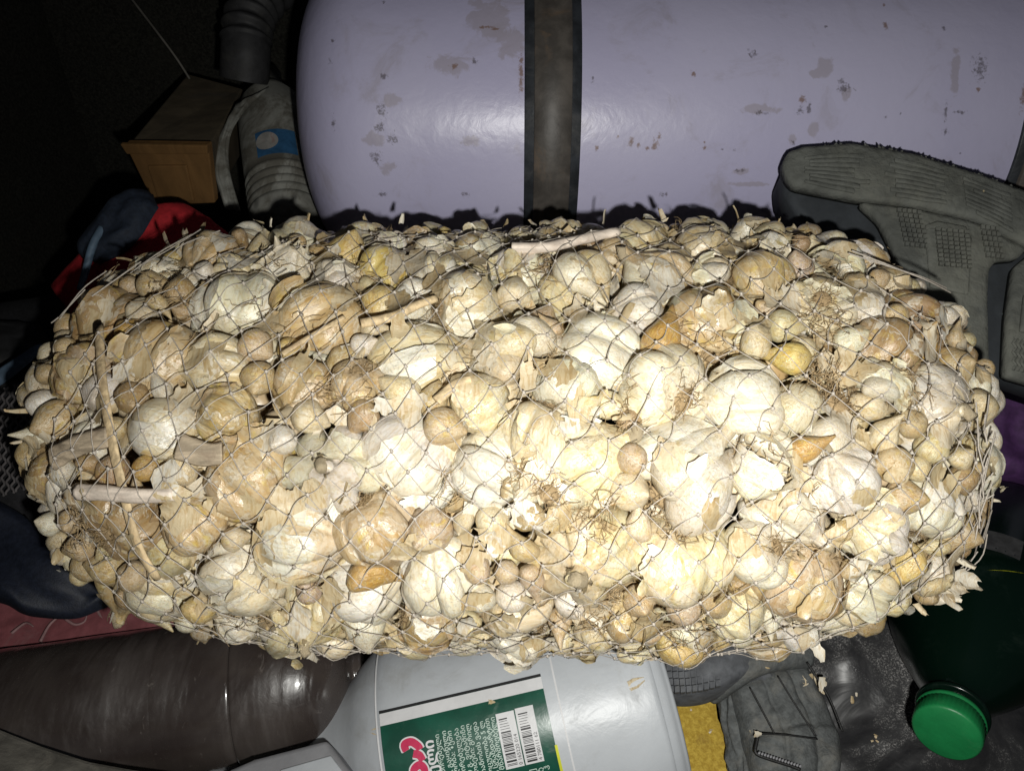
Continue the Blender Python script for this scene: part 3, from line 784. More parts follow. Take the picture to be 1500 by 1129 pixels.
for i in range(0, 2 * MA + 1):
    for j in range(0, 2 * MB_):
        if (i + j) % 2: continue
        a0, b0 = node(i, j)
        p = net_pt(*warp(a0, b0))
        if (CAM - p) @ (p - np.array([0, .386, .28])) < -.010: continue
        # knot: a small twisted lump
        v, f = tube([p + np.array([0, 0, -.0011]), p + np.array([.0004, 0, 0]), p + np.array([0, 0, .0011])], [.0006, .0010, .0006], 5); kn.add(v, f)
        for dj in (-1, 1):
            if i == 2 * MA: continue
            a1, b1 = node(i + 1, j + dj)
            if j + dj < 0: b1 -= 1
            if j + dj >= 2 * MB_: b1 += 1
            pts = []
            sl = random.uniform(-.0025, .0025)
            for t in np.linspace(0, 1, 7):
                a, b = a0 + (a1 - a0) * t, b0 + (b1 - b0) * t
                q = math.sin(math.pi * t) * sl
                pts.append(net_pt(*warp(a + q * .6, b + q)))
            mb.add(*tube(pts, NETR, 4, False))
net_o = mb.build('netting', M['net'], sack_t); net_o.matrix_parent_inverse = Matrix.Translation((0, -.386, -.165)); tag(net_o, kind='stuff')
kn_o = kn.build('knot', M['net'], sack_t); kn_o.matrix_parent_inverse = Matrix.Translation((0, -.386, -.165)); tag(kn_o, kind='stuff')
# slack strings bunched along the right edge and the left rear corner
mb = MB(); r_ = random.Random(8)
for k in range(20):
    y0 = r_.uniform(560, 880); h, n = sack_hit(1452 - abs(y0 - 690) * .16 + r_.uniform(-14, 10), y0); h2, n2 = sack_hit(1448 - abs(y0 + 60 - 690) * .18 + r_.uniform(-16, 8), min(y0 + r_.uniform(40, 90), 900))
    m_ = (h + h2) / 2 + (n + n2) * r_.uniform(.0, .0015); mb.add(*tube(smooth_path([h + n * .002, m_ + rng.normal(size=3) * .002, h2 + n2 * .002], 8), .00042, 4, False))
for k in range(5):
    x0 = r_.uniform(60, 240); h, n = sack_hit(x0, 480 - (x0 - 45) * .5 + r_.uniform(-10, 15)); h2, n2 = sack_hit(x0 + r_.uniform(50, 90), 470 - (x0 + 30) * .5 + r_.uniform(-10, 15))
    mb.add(*tube(smooth_path([h + n * .002, (h + h2) / 2 + n * .004 + rng.normal(size=3) * .002, h2 + n2 * .002], 8), .00042, 4, False))
for (x0, y0, x1, y1) in ((1240, 378, 1385, 425), (1245, 374, 1390, 432), (140, 440, 210, 390)):
    h, n = sack_hit(x0, y0); h2, n2 = sack_hit(x1, y1); q = [h + n * .003]
    for t in (.25, .5, .75):
        hh, nn = sack_hit(x0 + (x1 - x0) * t, y0 + (y1 - y0) * t); q.append(hh + nn * .003)
    mb.add(*tube(smooth_path(q + [h2 + n2 * .003], 14), .00048, 4, False))
o = mb.build('slack_string', M['net'], sack_t); o.matrix_parent_inverse = Matrix.Translation((0, -.386, -.165)); tag(o, kind='stuff')

# ------------------------------------------------------------------ setting: the dark load space
M['carpet'] = m_plain('dark_felt', (.032, .031, .026), .95, .5, 260, bump=.002, dirt=(.05, .047, .036), dscale=3, dirtamt=.6, spec=.1)
def plane_wall(name, c, u, v, n=40, amp=.004):
    vs = []
    for i in range(n):
        for j in range(n):
            p = np.array(c) + np.array(u) * (i / (n - 1)) + np.array(v) * (j / (n - 1)); q = nz(p, 5) * amp * 2 + nz(p, 17) * amp
            nn = np.cross(u, v); nn = nn / np.linalg.norm(nn); vs.append(p + nn * q)
    return tag(obj(name, mesh(name, vs, grid_faces(n, n), M['carpet'])), kind='structure')
plane_wall('floor', (-1.6, -.6, -.03), (3.2, 0, 0), (0, 2.4, 0))
plane_wall('wall_back', (-1.6, 1.22, -.05), (3.2, 0, 0), (0, .12, 1.5))
plane_wall('wall_left', (-.86, -.4, -.05), (.18, 1.7, 0), (-.06, 0, 1.5))
# ------------------------------------------------------------------ gas tank
TY, TZ, TR = .800, .345, .158
TX0, TX1 = -.206, .72
def tank_prof():
    o = []
    for t in np.linspace(0, math.pi / 2, 18): o.append((TX0 + .085 * (1 - math.sin(t) ** .9), TR * math.cos(t) ** .62 if t < math.pi / 2 - 1e-6 else 0.002))
    return o[::-1] + [(x, TR) for x in np.linspace(TX0 + .09, TX1 - .09, 60)] + [(TX1 - .085 * (1 - math.sin(t) ** .9), TR * max(math.cos(t), 1e-4) ** .62) for t in np.linspace(0, math.pi / 2 - .01, 18)]
v, f = lathe(tank_prof(), 96); tank_bvh = BVHTree.FromPolygons([tuple(p + np.array([0, TY, TZ])) for p in v], f)
def tank_hit(px, py):
    h, n, i, t = tank_bvh.ray_cast(Vector(CAM), Vector(ray(px, py)).normalized()); return np.array(h) - np.array([0, TY, TZ])
s = NT('lavender_tank_paint')
big = s.noise(5, 4, .5); fine = s.noise(90, 5, .5, .6)
c = s.mix(s.ramp(big, .35, .7), (.50, .48, .67), (.55, .53, .71))
c = s.mix(s.ramp(s.noise(14, 7, .8, .7), .54, .72, 0, .55), c, (.36, .325, .37))
def stains(lst, soft=.5, nscale=160, warp=.9):
    m = None
    nn = s.noise(nscale, 5, .6, .65)
    for (px, py, rx, ry) in lst:
        h = tank_hit(px, py); z = (h + np.array([0, TY, TZ]) - CAM) @ FW
        mp = s.N.new('ShaderNodeVectorMath'); mp.operation = 'SUBTRACT'; s.l(s._co, mp.inputs[0]); mp.inputs[1].default_value = tuple(h)
        sc_ = s.N.new('ShaderNodeVectorMath'); sc_.operation = 'MULTIPLY'; s.l(mp.outputs[0], sc_.inputs[0]); k = F / z
        sc_.inputs[1].default_value = (k / rx, k / (ry * 1.0), k / ry)
        ln = s.N.new('ShaderNodeVectorMath'); ln.operation = 'LENGTH'; s.l(sc_.outputs[0], ln.inputs[0])
        q = s.math('SUBTRACT', 1.0, ln.outputs['Value']); m = q if m is None else s.math('MAXIMUM', m, q)
    q = s.math('ADD', m, s.math('MULTIPLY', s.math('SUBTRACT', nn, .5), warp * 2.2))
    return s.ramp(q, .12, .12 + soft, 0, 1)
pale = [(660, 96, 40, 20), (715, 25, 38, 40), (750, 65, 26, 30), (690, 205, 24, 12), (570, 245, 18, 14), (575, 145, 18, 12), (1207, 95, 16, 24), (1195, 108, 14, 8), (1085, 252, 16, 6), (1095, 270, 36, 5), (1240, 140, 8, 14), (1400, 110, 9, 44), (545, 205, 22, 16), (1110, 160, 40, 9), (1190, 190, 10, 14), (1160, 205, 8, 12)]
rust = [(665, 98, 9, 6), (925, 208, 6, 9), (960, 212, 6, 11), (966, 200, 4, 8), (935, 212, 4, 6), (874, 217, 4, 6), (948, 217, 4, 4), (1016, 107, 7, 6), (1297, 39, 6, 9), (763, 110, 5, 44), (715, 40, 16, 3), (724, 43, 8, 3), (1176, 146, 7, 7), (1032, 217, 4, 5), (1032, 208, 3, 3), (1433, 132, 5, 5), (905, 200, 3, 4), (1295, 8, 3, 4), (1499, 140, 5, 26)]
dark = [(558, 163, 9, 12), (556, 187, 9, 8), (575, 203, 10, 9), (551, 232, 9, 13), (562, 112, 7, 5), (695, 90, 5, 6), (1103, 80, 9, 8), (1435, 100, 13, 20), (1238, 130, 12, 9), (1232, 119, 7, 6), (1185, 158, 5, 11), (1172, 163, 7, 7), (1385, 193, 5, 5), (1297, 172, 3, 3), (1385, 165, 4, 14), (1407, 165, 12, 3), (1163, 208, 7, 5), (1115, 165, 12, 4), (868, 117, 3, 6), (562, 3, 3, 6), (1381, 41, 4, 5), (1210, 39, 4, 3), (487, 60, 4, 5), (484, 90, 4, 5), (488, 180, 4, 12), (1085, 250, 9, 4), (1058, 219, 3, 3), (1075, 219, 3, 3), (1407, 225, 2, 2), (972, 285, 8, 5), (682, 285, 8, 5), (560, 285, 12, 5), (1319, 166, 2, 3)]
c = s.mix(s.math('MULTIPLY', stains(pale, .35, 60, 1.2), .5), c, (.33, .285, .30))
c = s.mix(s.math('MULTIPLY', stains(rust, .7, 260, 1.3), .75), c, (.20, .105, .05))
c = s.mix(s.math('MULTIPLY', stains(dark, .9, 330, 2.0), .7), c, (.085, .07, .075))
s.bump(fine, .0005, .55, s.bump(s.noise(34, 3, .4), .0022, .30))
M['tank'] = s.set(Base_Color=c, Roughness=.34, Specular_IOR_Level=.55)
tank = thing('gas_tank', 'lavender painted steel gas cylinder with chipped paint lying behind the garlic sack', 'gas tank', (0, TY, TZ))
obj('cylinder_body', mesh('cylinder_body', v, f, M['tank']), tank)
M['strap_steel'] = m_plain('rusty_strap_steel', (.085, .075, .066), .5, .4, 40, dirt=(.16, .10, .055), dscale=20, dr=(.55, .75), spec=.5, dirtamt=.7)
M['strap_rubber'] = m_plain('strap_rubber', (.028, .032, .038), .45, .4, 60, dirt=(.10, .10, .10), dscale=16)
for k, (x0, ww) in enumerate(((.0345, .0240), (.457, .024))):
    prf = lambda a, b, w_, r0, r1: [(x0 - w_, r0), (x0 - w_, r1), (x0 - w_ * .96, r1 + .0008), (x0 + w_ * .96, r1 + .0008), (x0 + w_, r1), (x0 + w_, r0)]
    st = obj('strap', mesh('strap', *lathe(prf(0, 0, ww * .66, TR, TR + .0062), 96), M['strap_steel']), tank); tag(st, ('rusty middle strap', 'dark strap at the right end')[k])
    obj('rubber_liner', mesh('rubber_liner', *lathe(prf(0, 0, ww, TR - .001, TR + .0022), 96), M['strap_rubber']), st)
# ------------------------------------------------------------------ left rear: box, container, hose, wire, bags
def hexa(c8, bev=.003):
    bm = bmesh.new(); vs = [bm.verts.new(P(*q)) for q in c8]
    for q in ((0, 1, 2, 3), (7, 6, 5, 4), (0, 4, 5, 1), (1, 5, 6, 2), (2, 6, 7, 3), (3, 7, 4, 0)): bm.faces.new([vs[i] for i in q])
    bmesh.ops.recalc_face_normals(bm, faces=bm.faces)
    if bev: bmesh.ops.bevel(bm, geom=list(bm.edges), offset=bev, segments=2, affect='EDGES', profile=.6)
    bm.verts.index_update(); r = ([tuple(x.co) for x in bm.verts], [tuple(x.index for x in q.verts) for q in bm.faces]); bm.free(); return r
M['box_top'] = m_plain('dusty_brown_board', (.15, .118, .075), .85, .3, 30, dirt=(.11, .10, .085), dscale=9)
M['box_front'] = m_plain('orange_wood', (.215, .115, .042), .6, .25, 40, stretch=(1, 1, .2), dirt=(.10, .055, .02), dscale=18, dr=(.52, .7))
box = thing('wooden_box', 'small dusty brown box with an orange-brown framed front at the rear left', 'box', P(250, 300, .85))
def under(o, par):
    o.parent = par; o.matrix_parent_inverse = Matrix.Translation(-Vector(par.location)); return o
def part(name, vf, m, par, smooth=True):
    o = obj(name, mesh(name, vf[0], vf[1], m, smooth)); return under(o, par)
part('box_body', hexa([(184, 216, .81), (308, 217, .79), (356, 130, .98), (275, 108, 1.02), (229, 300, .86), (313, 297, .84), (360, 215, 1.04), (280, 215, 1.08)]), M['box_top'], box, False)
fp = Plane((192, 214, .795), (306, 215, .775), (314, 292, .825))
part('front_frame', slab(fp, [(184, 210), (306, 212), (316, 296), (228, 300)], -.006, .002, .0015), M['box_front'], box, False)
part('front_panel', slab(fp, [(219, 240), (276, 239), (287, 291), (236, 294)], .0022, .005, .0014), M['box_front'], box, False)
part('front_lip', slab(fp, [(180, 207), (307, 209), (308, 222), (190, 222)], .0022, .006, .0014), M['box_front'], box, False)
M['white_plastic'] = m_plain('dusty_white_plastic', (.30, .30, .27), .55, .25, 30, dirt=(.10, .09, .07), dscale=18, dr=(.45, .6), dirtamt=.8)
M['blue_print'] = m_plain('blue_print', (.035, .12, .25), .5, .3, 60)
M['pale_print'] = m_plain('pale_print', (.34, .33, .31), .6, .2, 60, dirt=(.3, .1, .07), dscale=60)
can_ = thing('plastic_container', 'dusty white plastic container with ribs and a blue round label between box and tank', 'container', P(405, 250, .88))
Mx = frame(P(418, 300, .87), P(392, 120, .95) - P(418, 300, .87), np.array([0, -1., .2])); L = np.linalg.norm(P(392, 120, .95) - P(418, 300, .87)); RC = .041
pr = [(-.03, .002), (-.03, RC * .95)]
for k in range(5): pr += [(k * .011 - .02, RC * .93), (k * .011 - .0175, RC), (k * .011 - .013, RC), (k * .011 - .0105, RC * .93)]
pr += [(.042, RC), (L * .62, RC), (L * .8, RC * .85), (L * .92, RC * .5), (L * .93, RC * .42), (L * 1.06, RC * .42), (L * 1.06, .002)]
part('container_body', lathe(pr, 40, Mx), M['white_plastic'], can_)
def on_cyl(Mf, Rr, a0, a1, t0, t1, n=10, m=16, lift=.0006):
    vs = [];
    for i in range(n):
        for j in range(m):
            a = a0 + (a1 - a0) * i / (n - 1); q = t0 + (t1 - t0) * j / (m - 1); p = np.array([a, (Rr + lift) * math.cos(q), (Rr + lift) * math.sin(q), 1]); vs.append((Mf @ p)[:3])
    return vs, grid_faces(n, m)
def cyl_uv(Mf, Rr, px, py):
    """where a sight line meets a cylinder: axial position and angle"""
    iM = np.linalg.inv(Mf); o = (iM @ np.r_[CAM, 1])[:3]; d = iM[:3, :3] @ ray(px, py)
    a, b, c_ = d[1] ** 2 + d[2] ** 2, o[1] * d[1] + o[2] * d[2], o[1] ** 2 + o[2] ** 2 - Rr ** 2
    ds = b * b - a * c_; t = (-b - math.sqrt(max(ds, 0))) / a; p = o + d * t; return p[0], math.atan2(p[2], p[1])
def disc_on(Mf, Rr, px, py, rad, lift, r0=0.):
    a, q = cyl_uv(Mf, Rr, px, py); vs = []; n = 26
    for rr in ((r0, rad) if r0 else (rad * .02, rad)):
        for k in range(n):
            t = 2 * math.pi * k / n; x, y = a + rr * math.cos(t), q + rr * math.sin(t) / Rr; vs.append((Mf @ np.array([x, (Rr + lift) * math.cos(y), (Rr + lift) * math.sin(y), 1]))[:3])
    return vs, grid_faces(2, n, True)
a, q = cyl_uv(Mx, RC, 404, 205)
part('blue_label', on_cyl(Mx, RC, a - .020, a + .016, q - .55, q + .55), M['blue_print'], can_)
part('round_emblem', disc_on(Mx, RC, 391, 207, .0125, .0012), M['pale_print'], can_)
part('torn_wrapper', loft([(345, 150, .86), (326, 190, .84), (314, 240, .83), (328, 305, .83)], [(395, 125, .88), (343, 185, .85), (336, 240, .84), (352, 308, .83)], 22, 14, .004, .002, lambda u_, v_: .004 * nz((u_ * 5, v_ * 4, 2)) + .002 * nz((u_ * 14, v_ * 9, 5))), M['white_plastic'], can_)
M['hose'] = m_plain('black_hose_rubber', (.035, .035, .037), .6, .3, 60, dirt=(.07, .068, .06), dscale=20)
hz = smooth_path([P(440, -60, .95), P(400, -20, .92), P(372, 12, .90), (P(362, 45, .89)), P(360, 80, .89), P(358, 118, .90)], 90)
hr = np.array([.0265 + (.0032 * math.sin(i * .75) if i < 62 else .0012) for i in range(90)])
tag(obj('corrugated_hose', mesh('corrugated_hose', *tube(hz, hr, 24), M['hose'])), 'black corrugated rubber hose coming down behind the box, left of the tank', 'hose')
M['wire'] = m_plain('grey_wire', (.16, .15, .13), .6, .2, 60)
tag(obj('wire', mesh('wire', *tube(smooth_path([P(150, -60, 1.0), P(190, -5, .99), P(232, 50, .98), P(258, 85, .99), P(278, 116, 1.0)], 20), .0016, 6), M['wire'])), 'thin grey wire hanging down to the box in the dark upper left', 'wire')
wob = lambda a_, b_, s_=3.: (lambda u_, v_: a_ * nz((u_ * s_, v_ * s_, b_)) + a_ * .35 * nz((u_ * s_ * 3, v_ * s_ * 3, b_ + 4)))
M['black_cloth'] = m_plain('black_cloth', (.016, .016, .018), .9, .4, 300)
M['red_cloth'] = m_plain('red_cloth', (.48, .022, .030), .8, .2, 200)
M['navy_cloth'] = m_plain('navy_cloth', (.014, .021, .036), .75, .3, 260)
M['slate_cord'] = m_plain('slate_blue_cord', (.10, .15, .21), .6, .2, 120)
tag(obj('black_bag', mesh('black_bag', *loft([(-160, 440, .80), (40, 420, .78), (200, 370, .77), (360, 318, .78)], [(-160, 960, .66), (60, 930, .64), (190, 860, .64), (330, 760, .66)], 40, 30, .03, .03, wob(.012, 1)), M['black_cloth'])), 'limp black cloth bag in the dark left of the sack', 'bag')
tag(obj('red_cloth', mesh('red_cloth', *loft([(62, 420, .72), (110, 375, .70), (205, 303, .695), (290, 302, .72)], [(110, 480, .69), (190, 440, .67), (270, 390, .67), (350, 345, .70)], 30, 16, .012, .008, wob(.006, 7)), M['red_cloth'])), 'bright red cloth showing behind the rear left corner of the sack', 'cloth')
tag(obj('navy_flap', mesh('navy_flap', *loft([(112, 376, .675), (132, 328, .675), (180, 283, .68), (222, 276, .685)], [(138, 385, .668), (172, 368, .66), (202, 338, .66), (224, 298, .67)], 26, 16, .010, .006, wob(.006, 3)), M['navy_cloth'])), 'dark navy cloth flap lying over the red cloth', 'cloth')
tag(obj('cord', mesh('cord', *tube(smooth_path([P(158, 326, .668), P(147, 340, .66), P(135, 362, .655), P(126, 395, .655), P(117, 424, .66)], 20), np.linspace(.0042, .0026, 20), 10), M['slate_cord'])), 'slate blue cord end hanging over the red cloth', 'cord')
M['mesh_fabric'] = m_plain('grey_mesh_thread', (.11, .10, .10), .8, .3, 200)
mf = MB()
for k in range(15):
    pts = []
    for t in np.linspace(0, 1, 60):
        px = -46 + k * 7.4 - 10 * t + (2.6 if k % 2 else -2.6) * math.sin(t * 62) ; py = 584 + t * 160 - k * 2.2; pts.append(P(px, py, .615 - t * .03))
    mf.add(*tube(pts, .0011, 5, False))
mesh_t = thing('mesh_pouch', 'grey knitted mesh pouch at the far left edge beside the sack', 'pouch', P(0, 600, .63))
o = under(mf.build('mesh_fabric', M['mesh_fabric']), mesh_t); tag(o, kind='stuff')
part('pouch_body', loft([(-70, 540, .645), (10, 528, .64), (58, 512, .64)], [(-70, 760, .61), (0, 760, .60), (30, 740, .60)], 16, 16, .006, .01, wob(.004, 2)), M['black_cloth'], mesh_t)
tag(obj('blue_strap', mesh('blue_strap', *loft([(-40, 562, .628), (10, 533, .626), (56, 500, .625)], [(-40, 585, .624), (12, 552, .622), (58, 512, .622)], 20, 8, .003, .003, wob(.001, 9)), M['slate_cord'])), 'slate blue webbing strap at the left edge above the mesh pouch', 'strap')
tag(obj('dark_blanket', mesh('dark_blanket', *loft([(-120, 470, .74), (10, 470, .73), (70, 480, .72)], [(-120, 560, .68), (10, 545, .67), (70, 520, .66)], 20, 14, .012, .01, wob(.01, 12)), M['hose'])), 'dark grey blanket fold at the left edge above the blue strap', 'blanket')
M['navy_nylon'] = m_plain('navy_nylon', (.014, .018, .031), .55, .3, 300, spec=.4)
tag(obj('navy_jacket', mesh('navy_jacket', *loft([(-80, 700, .60), (10, 742, .585), (60, 790, .575), (160, 880, .575)], [(-80, 868, .56), (0, 882, .555), (45, 902, .555), (110, 900, .556), (168, 866, .57)], 40, 26, .008, .008, lambda u_, v_: .006 * nz((u_ * 3, v_ * 3, 3)) + .004 * math.sin(u_ * 9 + v_ * 5)), M['navy_nylon'])), 'folded navy nylon jacket under the left end of the sack', 'jacket')
# ------------------------------------------------------------------ lower left: burgundy tray, brown bottle, board
M['burgundy'] = m_plain('burgundy_plastic', (.30, .10, .11), .45, .25, 60, dirt=(.30, .17, .17), dscale=30, dr=(.55, .7), dirtamt=.5)
M['scroll'] = m_plain('pale_scroll_print', (.34, .20, .20), .6, .2, 100)
A_ = [(-80, 850, .66), (60, 850, .66), (190, 850, .66), (360, 850, .66)]; B_ = [(-80, 975, .615), (60, 965, .615), (190, 935, .615), (360, 930, .62)]
bt = thing('burgundy_bag', 'burgundy red flat bag with pale scroll pattern under the navy jacket', 'bag', P(80, 920, .65))
part('bag_panel', loft(A_, B_, 30, 14, .004, .01, wob(.002, 5)), M['burgundy'], bt)
bpl = Plane((-80, 900, .636), (360, 900, .636), (60, 965, .611))
for pts in ([(62, 942), (75, 918), (92, 902), (98, 890)], [(98, 908), (112, 917), (126, 913), (130, 902)], [(143, 884), (147, 900), (158, 912), (172, 912)], [(20, 930), (40, 915), (52, 920)]):
    part('scroll_line', tube(smooth_path([bpl.at(x, y, .0035) for x, y in pts], 14), np.linspace(.0014, .0006, 14), 6), M['scroll'], bt)
s = NT('dusty_brown_pet'); d1 = s.noise(22, 8, .5, .72, stretch=(1, .35, .35)); d2 = s.noise(130, 6, .6, .7, stretch=(1, .5, .5)); g1 = s.noise(16, 3, .6)
c = s.mix(s.ramp(g1, .35, .7), (.042, .032, .029), (.075, .062, .056)); c = s.mix(s.ramp(d1, .5, .75, 0, .3), c, (.17, .15, .14)); c = s.mix(s.ramp(d2, .62, .74, 0, .5), c, (.25, .22, .20))
s.bump(s.noise(34, 3, .4, .6, stretch=(1, .25, .25)), .004, .75, s.bump(s.noise(110, 4, .8, .6), .0008, .35, s.bump(d2, .0003, .3))); M['brown_pet'] = s.set(Base_Color=c, Roughness=s.ramp(d1, .4, .7, .16, .5), Specular_IOR_Level=.9, Coat_Weight=.8, Coat_Roughness=.09)
bb = thing('brown_bottle', 'big dark brown dusty plastic bottle lying below the left part of the sack', 'bottle', P(200, 1030, .59))
o0 = P(-170, 1092, .575); o1 = P(520, 986, .615); Mb = frame(o0, o1 - o0, np.array([0, -.6, .8])); L = np.linalg.norm(o1 - o0); RB = .0575
pr = [(-.02, .003), (-.02, RB * .9), (-.012, RB)]
def ring_(x): return [(x - .004, RB), (x - .0015, RB - .0022), (x + .0015, RB - .0022), (x + .004, RB)]
ga, _ = cyl_uv(Mb, RB, 214, 1010)
for x in (ga - .11, ga, ga + .055): pr += ring_(x)
pr += [(L * .86, RB * .99), (L * .92, RB * .93), (L * .965, RB * .78), (L * .99, RB * .55), (L * 1.0, RB * .3), (L * 1.02, RB * .28), (L * 1.02, .003)]
v, f = lathe(smooth_path([(a_, b_, 0) for a_, b_ in pr], 160)[:, :2], 72, Mb)
x_ = (v - Mb[:3, 3]) @ Mb[:3, 0]; ctr = Mb[:3, 3] + np.outer(x_, Mb[:3, 0])
v = ctr + (v - ctr) * (1 + .004 * np.sin(x_ * 90))[:, None]
v = [p + np.array([nz(p, 14), nz(p + 3, 14), nz(p + 7, 14)]) * .0016 for p in v]
part('bottle_body', (v, f), M['brown_pet'], bb)
M['grey_board'] = m_plain('dusty_grey_board', (.15, .14, .12), .85, .4, 40, dirt=(.28, .26, .22), dscale=30, bump=.0015)
pl = Plane((0, 1075, .50), (250, 1129, .50), (100, 1180, .46))
tag(obj('grey_board', mesh('grey_board', *slab(pl, [(-60, 1040), (0, 1066), (60, 1090), (130, 1113), (190, 1124), (270, 1136), (300, 1230), (-60, 1230)], -.012, 0, .003), M['grey_board'], False)), 'dusty grey board edge in the bottom left corner', 'board')
tag(obj('plastic_scrap', mesh('plastic_scrap', *loft([(205, 1122, .60), (240, 1112, .60), (282, 1104, .60)], [(200, 1200, .58), (240, 1200, .58), (290, 1200, .58)], 14, 12, .004, .006), M['red_cloth'])), 'bit of red plastic between brown bottle and white jug at the bottom edge', 'plastic scrap')
# ------------------------------------------------------------------ white jug with green label
M['jug'] = m_plain('milky_jug_plastic', (.50, .525, .555), .38, .06, 20, dirt=(.33, .33, .32), dscale=24, dr=(.5, .72), dirtamt=.6, bump=.0006, spec=.5)
M['jug_grey'] = m_plain('grey_handle_plastic', (.27, .27, .285), .5, .1, 40)
M['lab_green'] = m_plain('green_label_print', (.008, .075, .048), .3, .25, 40, dirt=(.10, .16, .12), dscale=45, dr=(.6, .72), dirtamt=.5, spec=.5, bump=.0002)
M['lab_white'] = m_plain('white_label_print', (.66, .66, .67), .45, .06, 60)
M['lab_black'] = m_plain('black_label_print', (.02, .02, .022), .5, .1, 60)
M['lab_red'] = m_plain('red_label_print', (.55, .02, .09), .4, .1, 60)
M['lab_pale'] = m_plain('pale_green_print', (.50, .62, .55), .45, .15, 60)
M['lab_yellow'] = m_plain('yellow_label_edge', (.60, .62, .04), .45, .1, 60)
jug = thing('white_jug', 'milky white plastic jug with green printed label lying under the front of the sack', 'jug', P(800, 1050, .56))
RJ = .088
t0 = P(850, 1042, .515); vd = (t0 - CAM) / np.linalg.norm(t0 - CAM); jc = t0 + vd * RJ
ax = P(990, 1010, .60) - P(555, 1112, .60); ax /= np.linalg.norm(ax); ax -= vd * (ax @ vd) * .5; ax /= np.linalg.norm(ax)
Mj = frame(jc, ax, -vd)
def jx(px, py): return cyl_uv(Mj, RJ, px, py)[0]
xb = jx(975, 1010); xs = jx(545, 1085)
pr = [(xs - .150, .003), (xs - .150, .020), (xs - .140, .022), (xs - .118, .024), (xs - .105, .034), (xs - .075, .041), (xs - .050, .048), (xs - .03, .060), (xs - .014, .074), (xs, .083), (xs + .014, RJ), (xs + .05, RJ), (xb - .02, RJ), (xb - .006, RJ * .975), (xb + .002, RJ * .93), (xb + .006, RJ * .8), (xb + .004, .003)]
part('jug_body', lathe(smooth_path([(a_, b_, 0) for a_, b_ in pr], 90)[:, :2], 88, Mj), M['jug'], jug)
for xx in (549, 812): # mould seams
    a, q = cyl_uv(Mj, RJ, xx, 1000 if xx > 600 else 1020)
    part('mould_seam', on_cyl(Mj, RJ, a, a + .0012, q - 1.2, q + .9, 3, 40, .0006), M['lab_white'], jug)
hp = Plane((370, 1105, .515), (480, 1082, .515), (430, 1180, .49))
part('handle', slab(hp, [(330, 1128), (372, 1110), (478, 1082), (515, 1132), (540, 1240), (330, 1240)], -.03, 0, .004), M['jug_grey'], jug)
part('handle_recess', slab(hp, [(412, 1128), (486, 1107), (508, 1136), (530, 1230), (412, 1230)], .0003, .0025, .001), M['jug'], jug)
lab = []
aL, qT = cyl_uv(Mj, RJ, 556, 1043); aR, qT2 = cyl_uv(Mj, RJ, 792, 988); _, qB = cyl_uv(Mj, RJ, 700, 1129)
sg = 1 if qT > qB else -1
qtop = lambda a_: qT + (qT2 - qT) * (a_ - aL) / (aR - aL)
def lab_pt(a_, sdist, lift):
    """a_ along the jug, sdist metres from the upper end of the label towards the camera side"""
    q = qtop(a_) - sg * sdist / RJ; return (Mj @ np.array([a_, (RJ + lift) * math.cos(q), (RJ + lift) * math.sin(q), 1]))[:3]
def lab_quad(a0, a1, s0, s1, lift, n=4, m=14):
    return [lab_pt(a0 + (a1 - a0) * i / (n - 1), s0 + (s1 - s0) * j / (m - 1), lift) for i in range(n) for j in range(m)], grid_faces(n, m)
label_o = part('label', lab_quad(aL, aR, 0, .17, .0007, 16, 50), M['lab_green'], jug)
def sub(name, vf, m, smooth=True):
    o = obj(name, mesh(name, vf[0], vf[1], m, smooth)); o.parent = label_o; return o
def s_of(px, py):
    a, q = cyl_uv(Mj, RJ, px, py); return a, (qtop(a) - q) * sg * RJ
sub('white_seam_strip', lab_quad(aL, aR, .0015, .0095, .0011, 12, 4), M['lab_white'])
sub('dark_seam_edge', lab_quad(aL, aR, -.0004, .0014, .0013, 12, 3), M['lab_black'])
sub('yellow_edge', lab_quad(aR - .0006, aR + .0012, .045, .17, .0012, 3, 30), M['lab_yellow'])
def text_on(txt, a0, s_end, size, m, name='lettering', ext=0., lift=.0013, align='RIGHT', bold=0.):
    """lettering that reads up the label (rotated a quarter turn), its line end at s_end"""
    cu = bpy.data.curves.new('lettering', 'FONT'); cu.body = txt; cu.size = size; cu.align_x = align; cu.resolution_u = 3; cu.offset = bold
    to = bpy.data.objects.new('lettering', cu); COL.objects.link(to); dg = bpy.context.evaluated_depsgraph_get(); me = bpy.data.meshes.new_from_object(to.evaluated_get(dg))
    bpy.data.objects.remove(to)
    vs = [lab_pt(a0 - 0 + (-v_.co.y), s_end - v_.co.x, lift) for v_ in me.vertices]; fs = [tuple(p.vertices) for p in me.polygons]; bpy.data.meshes.remove(me)
    return sub(name, (vs, fs), m, False)
a1, s1 = s_of(626, 1084)
text_on('გემრიელი', a1 + .004, s1, .0092, M['lab_white'], bold=.0003)
lines = ['მზესუმზირის ზეთი რაფინირებული', 'დეზოდორირებული, გაყინული', 'შემადგენლობა: ზეთი', 'ენერგეტიკული ღირებულება', 'ცხიმი 99,9 გ. ვიტამინი', 'შენახვის პირობები: გრილ', 'ვარგისიანობის ვადა', 'მოცულობა 5 ლ', 'დამზადებულია სტანდარტით', 'მწარმოებელი']
ends = [(639, 1075), (649, 1070), (657, 1070), (667, 1066), (676, 1062), (684, 1060), (694, 1057), (704, 1056), (712, 1052), (720, 1050)]
for t, e in zip(lines, ends):
    a_, s_ = s_of(*e); text_on(t, a_ + .002, s_, .0044, M['lab_pale'], bold=.00005)
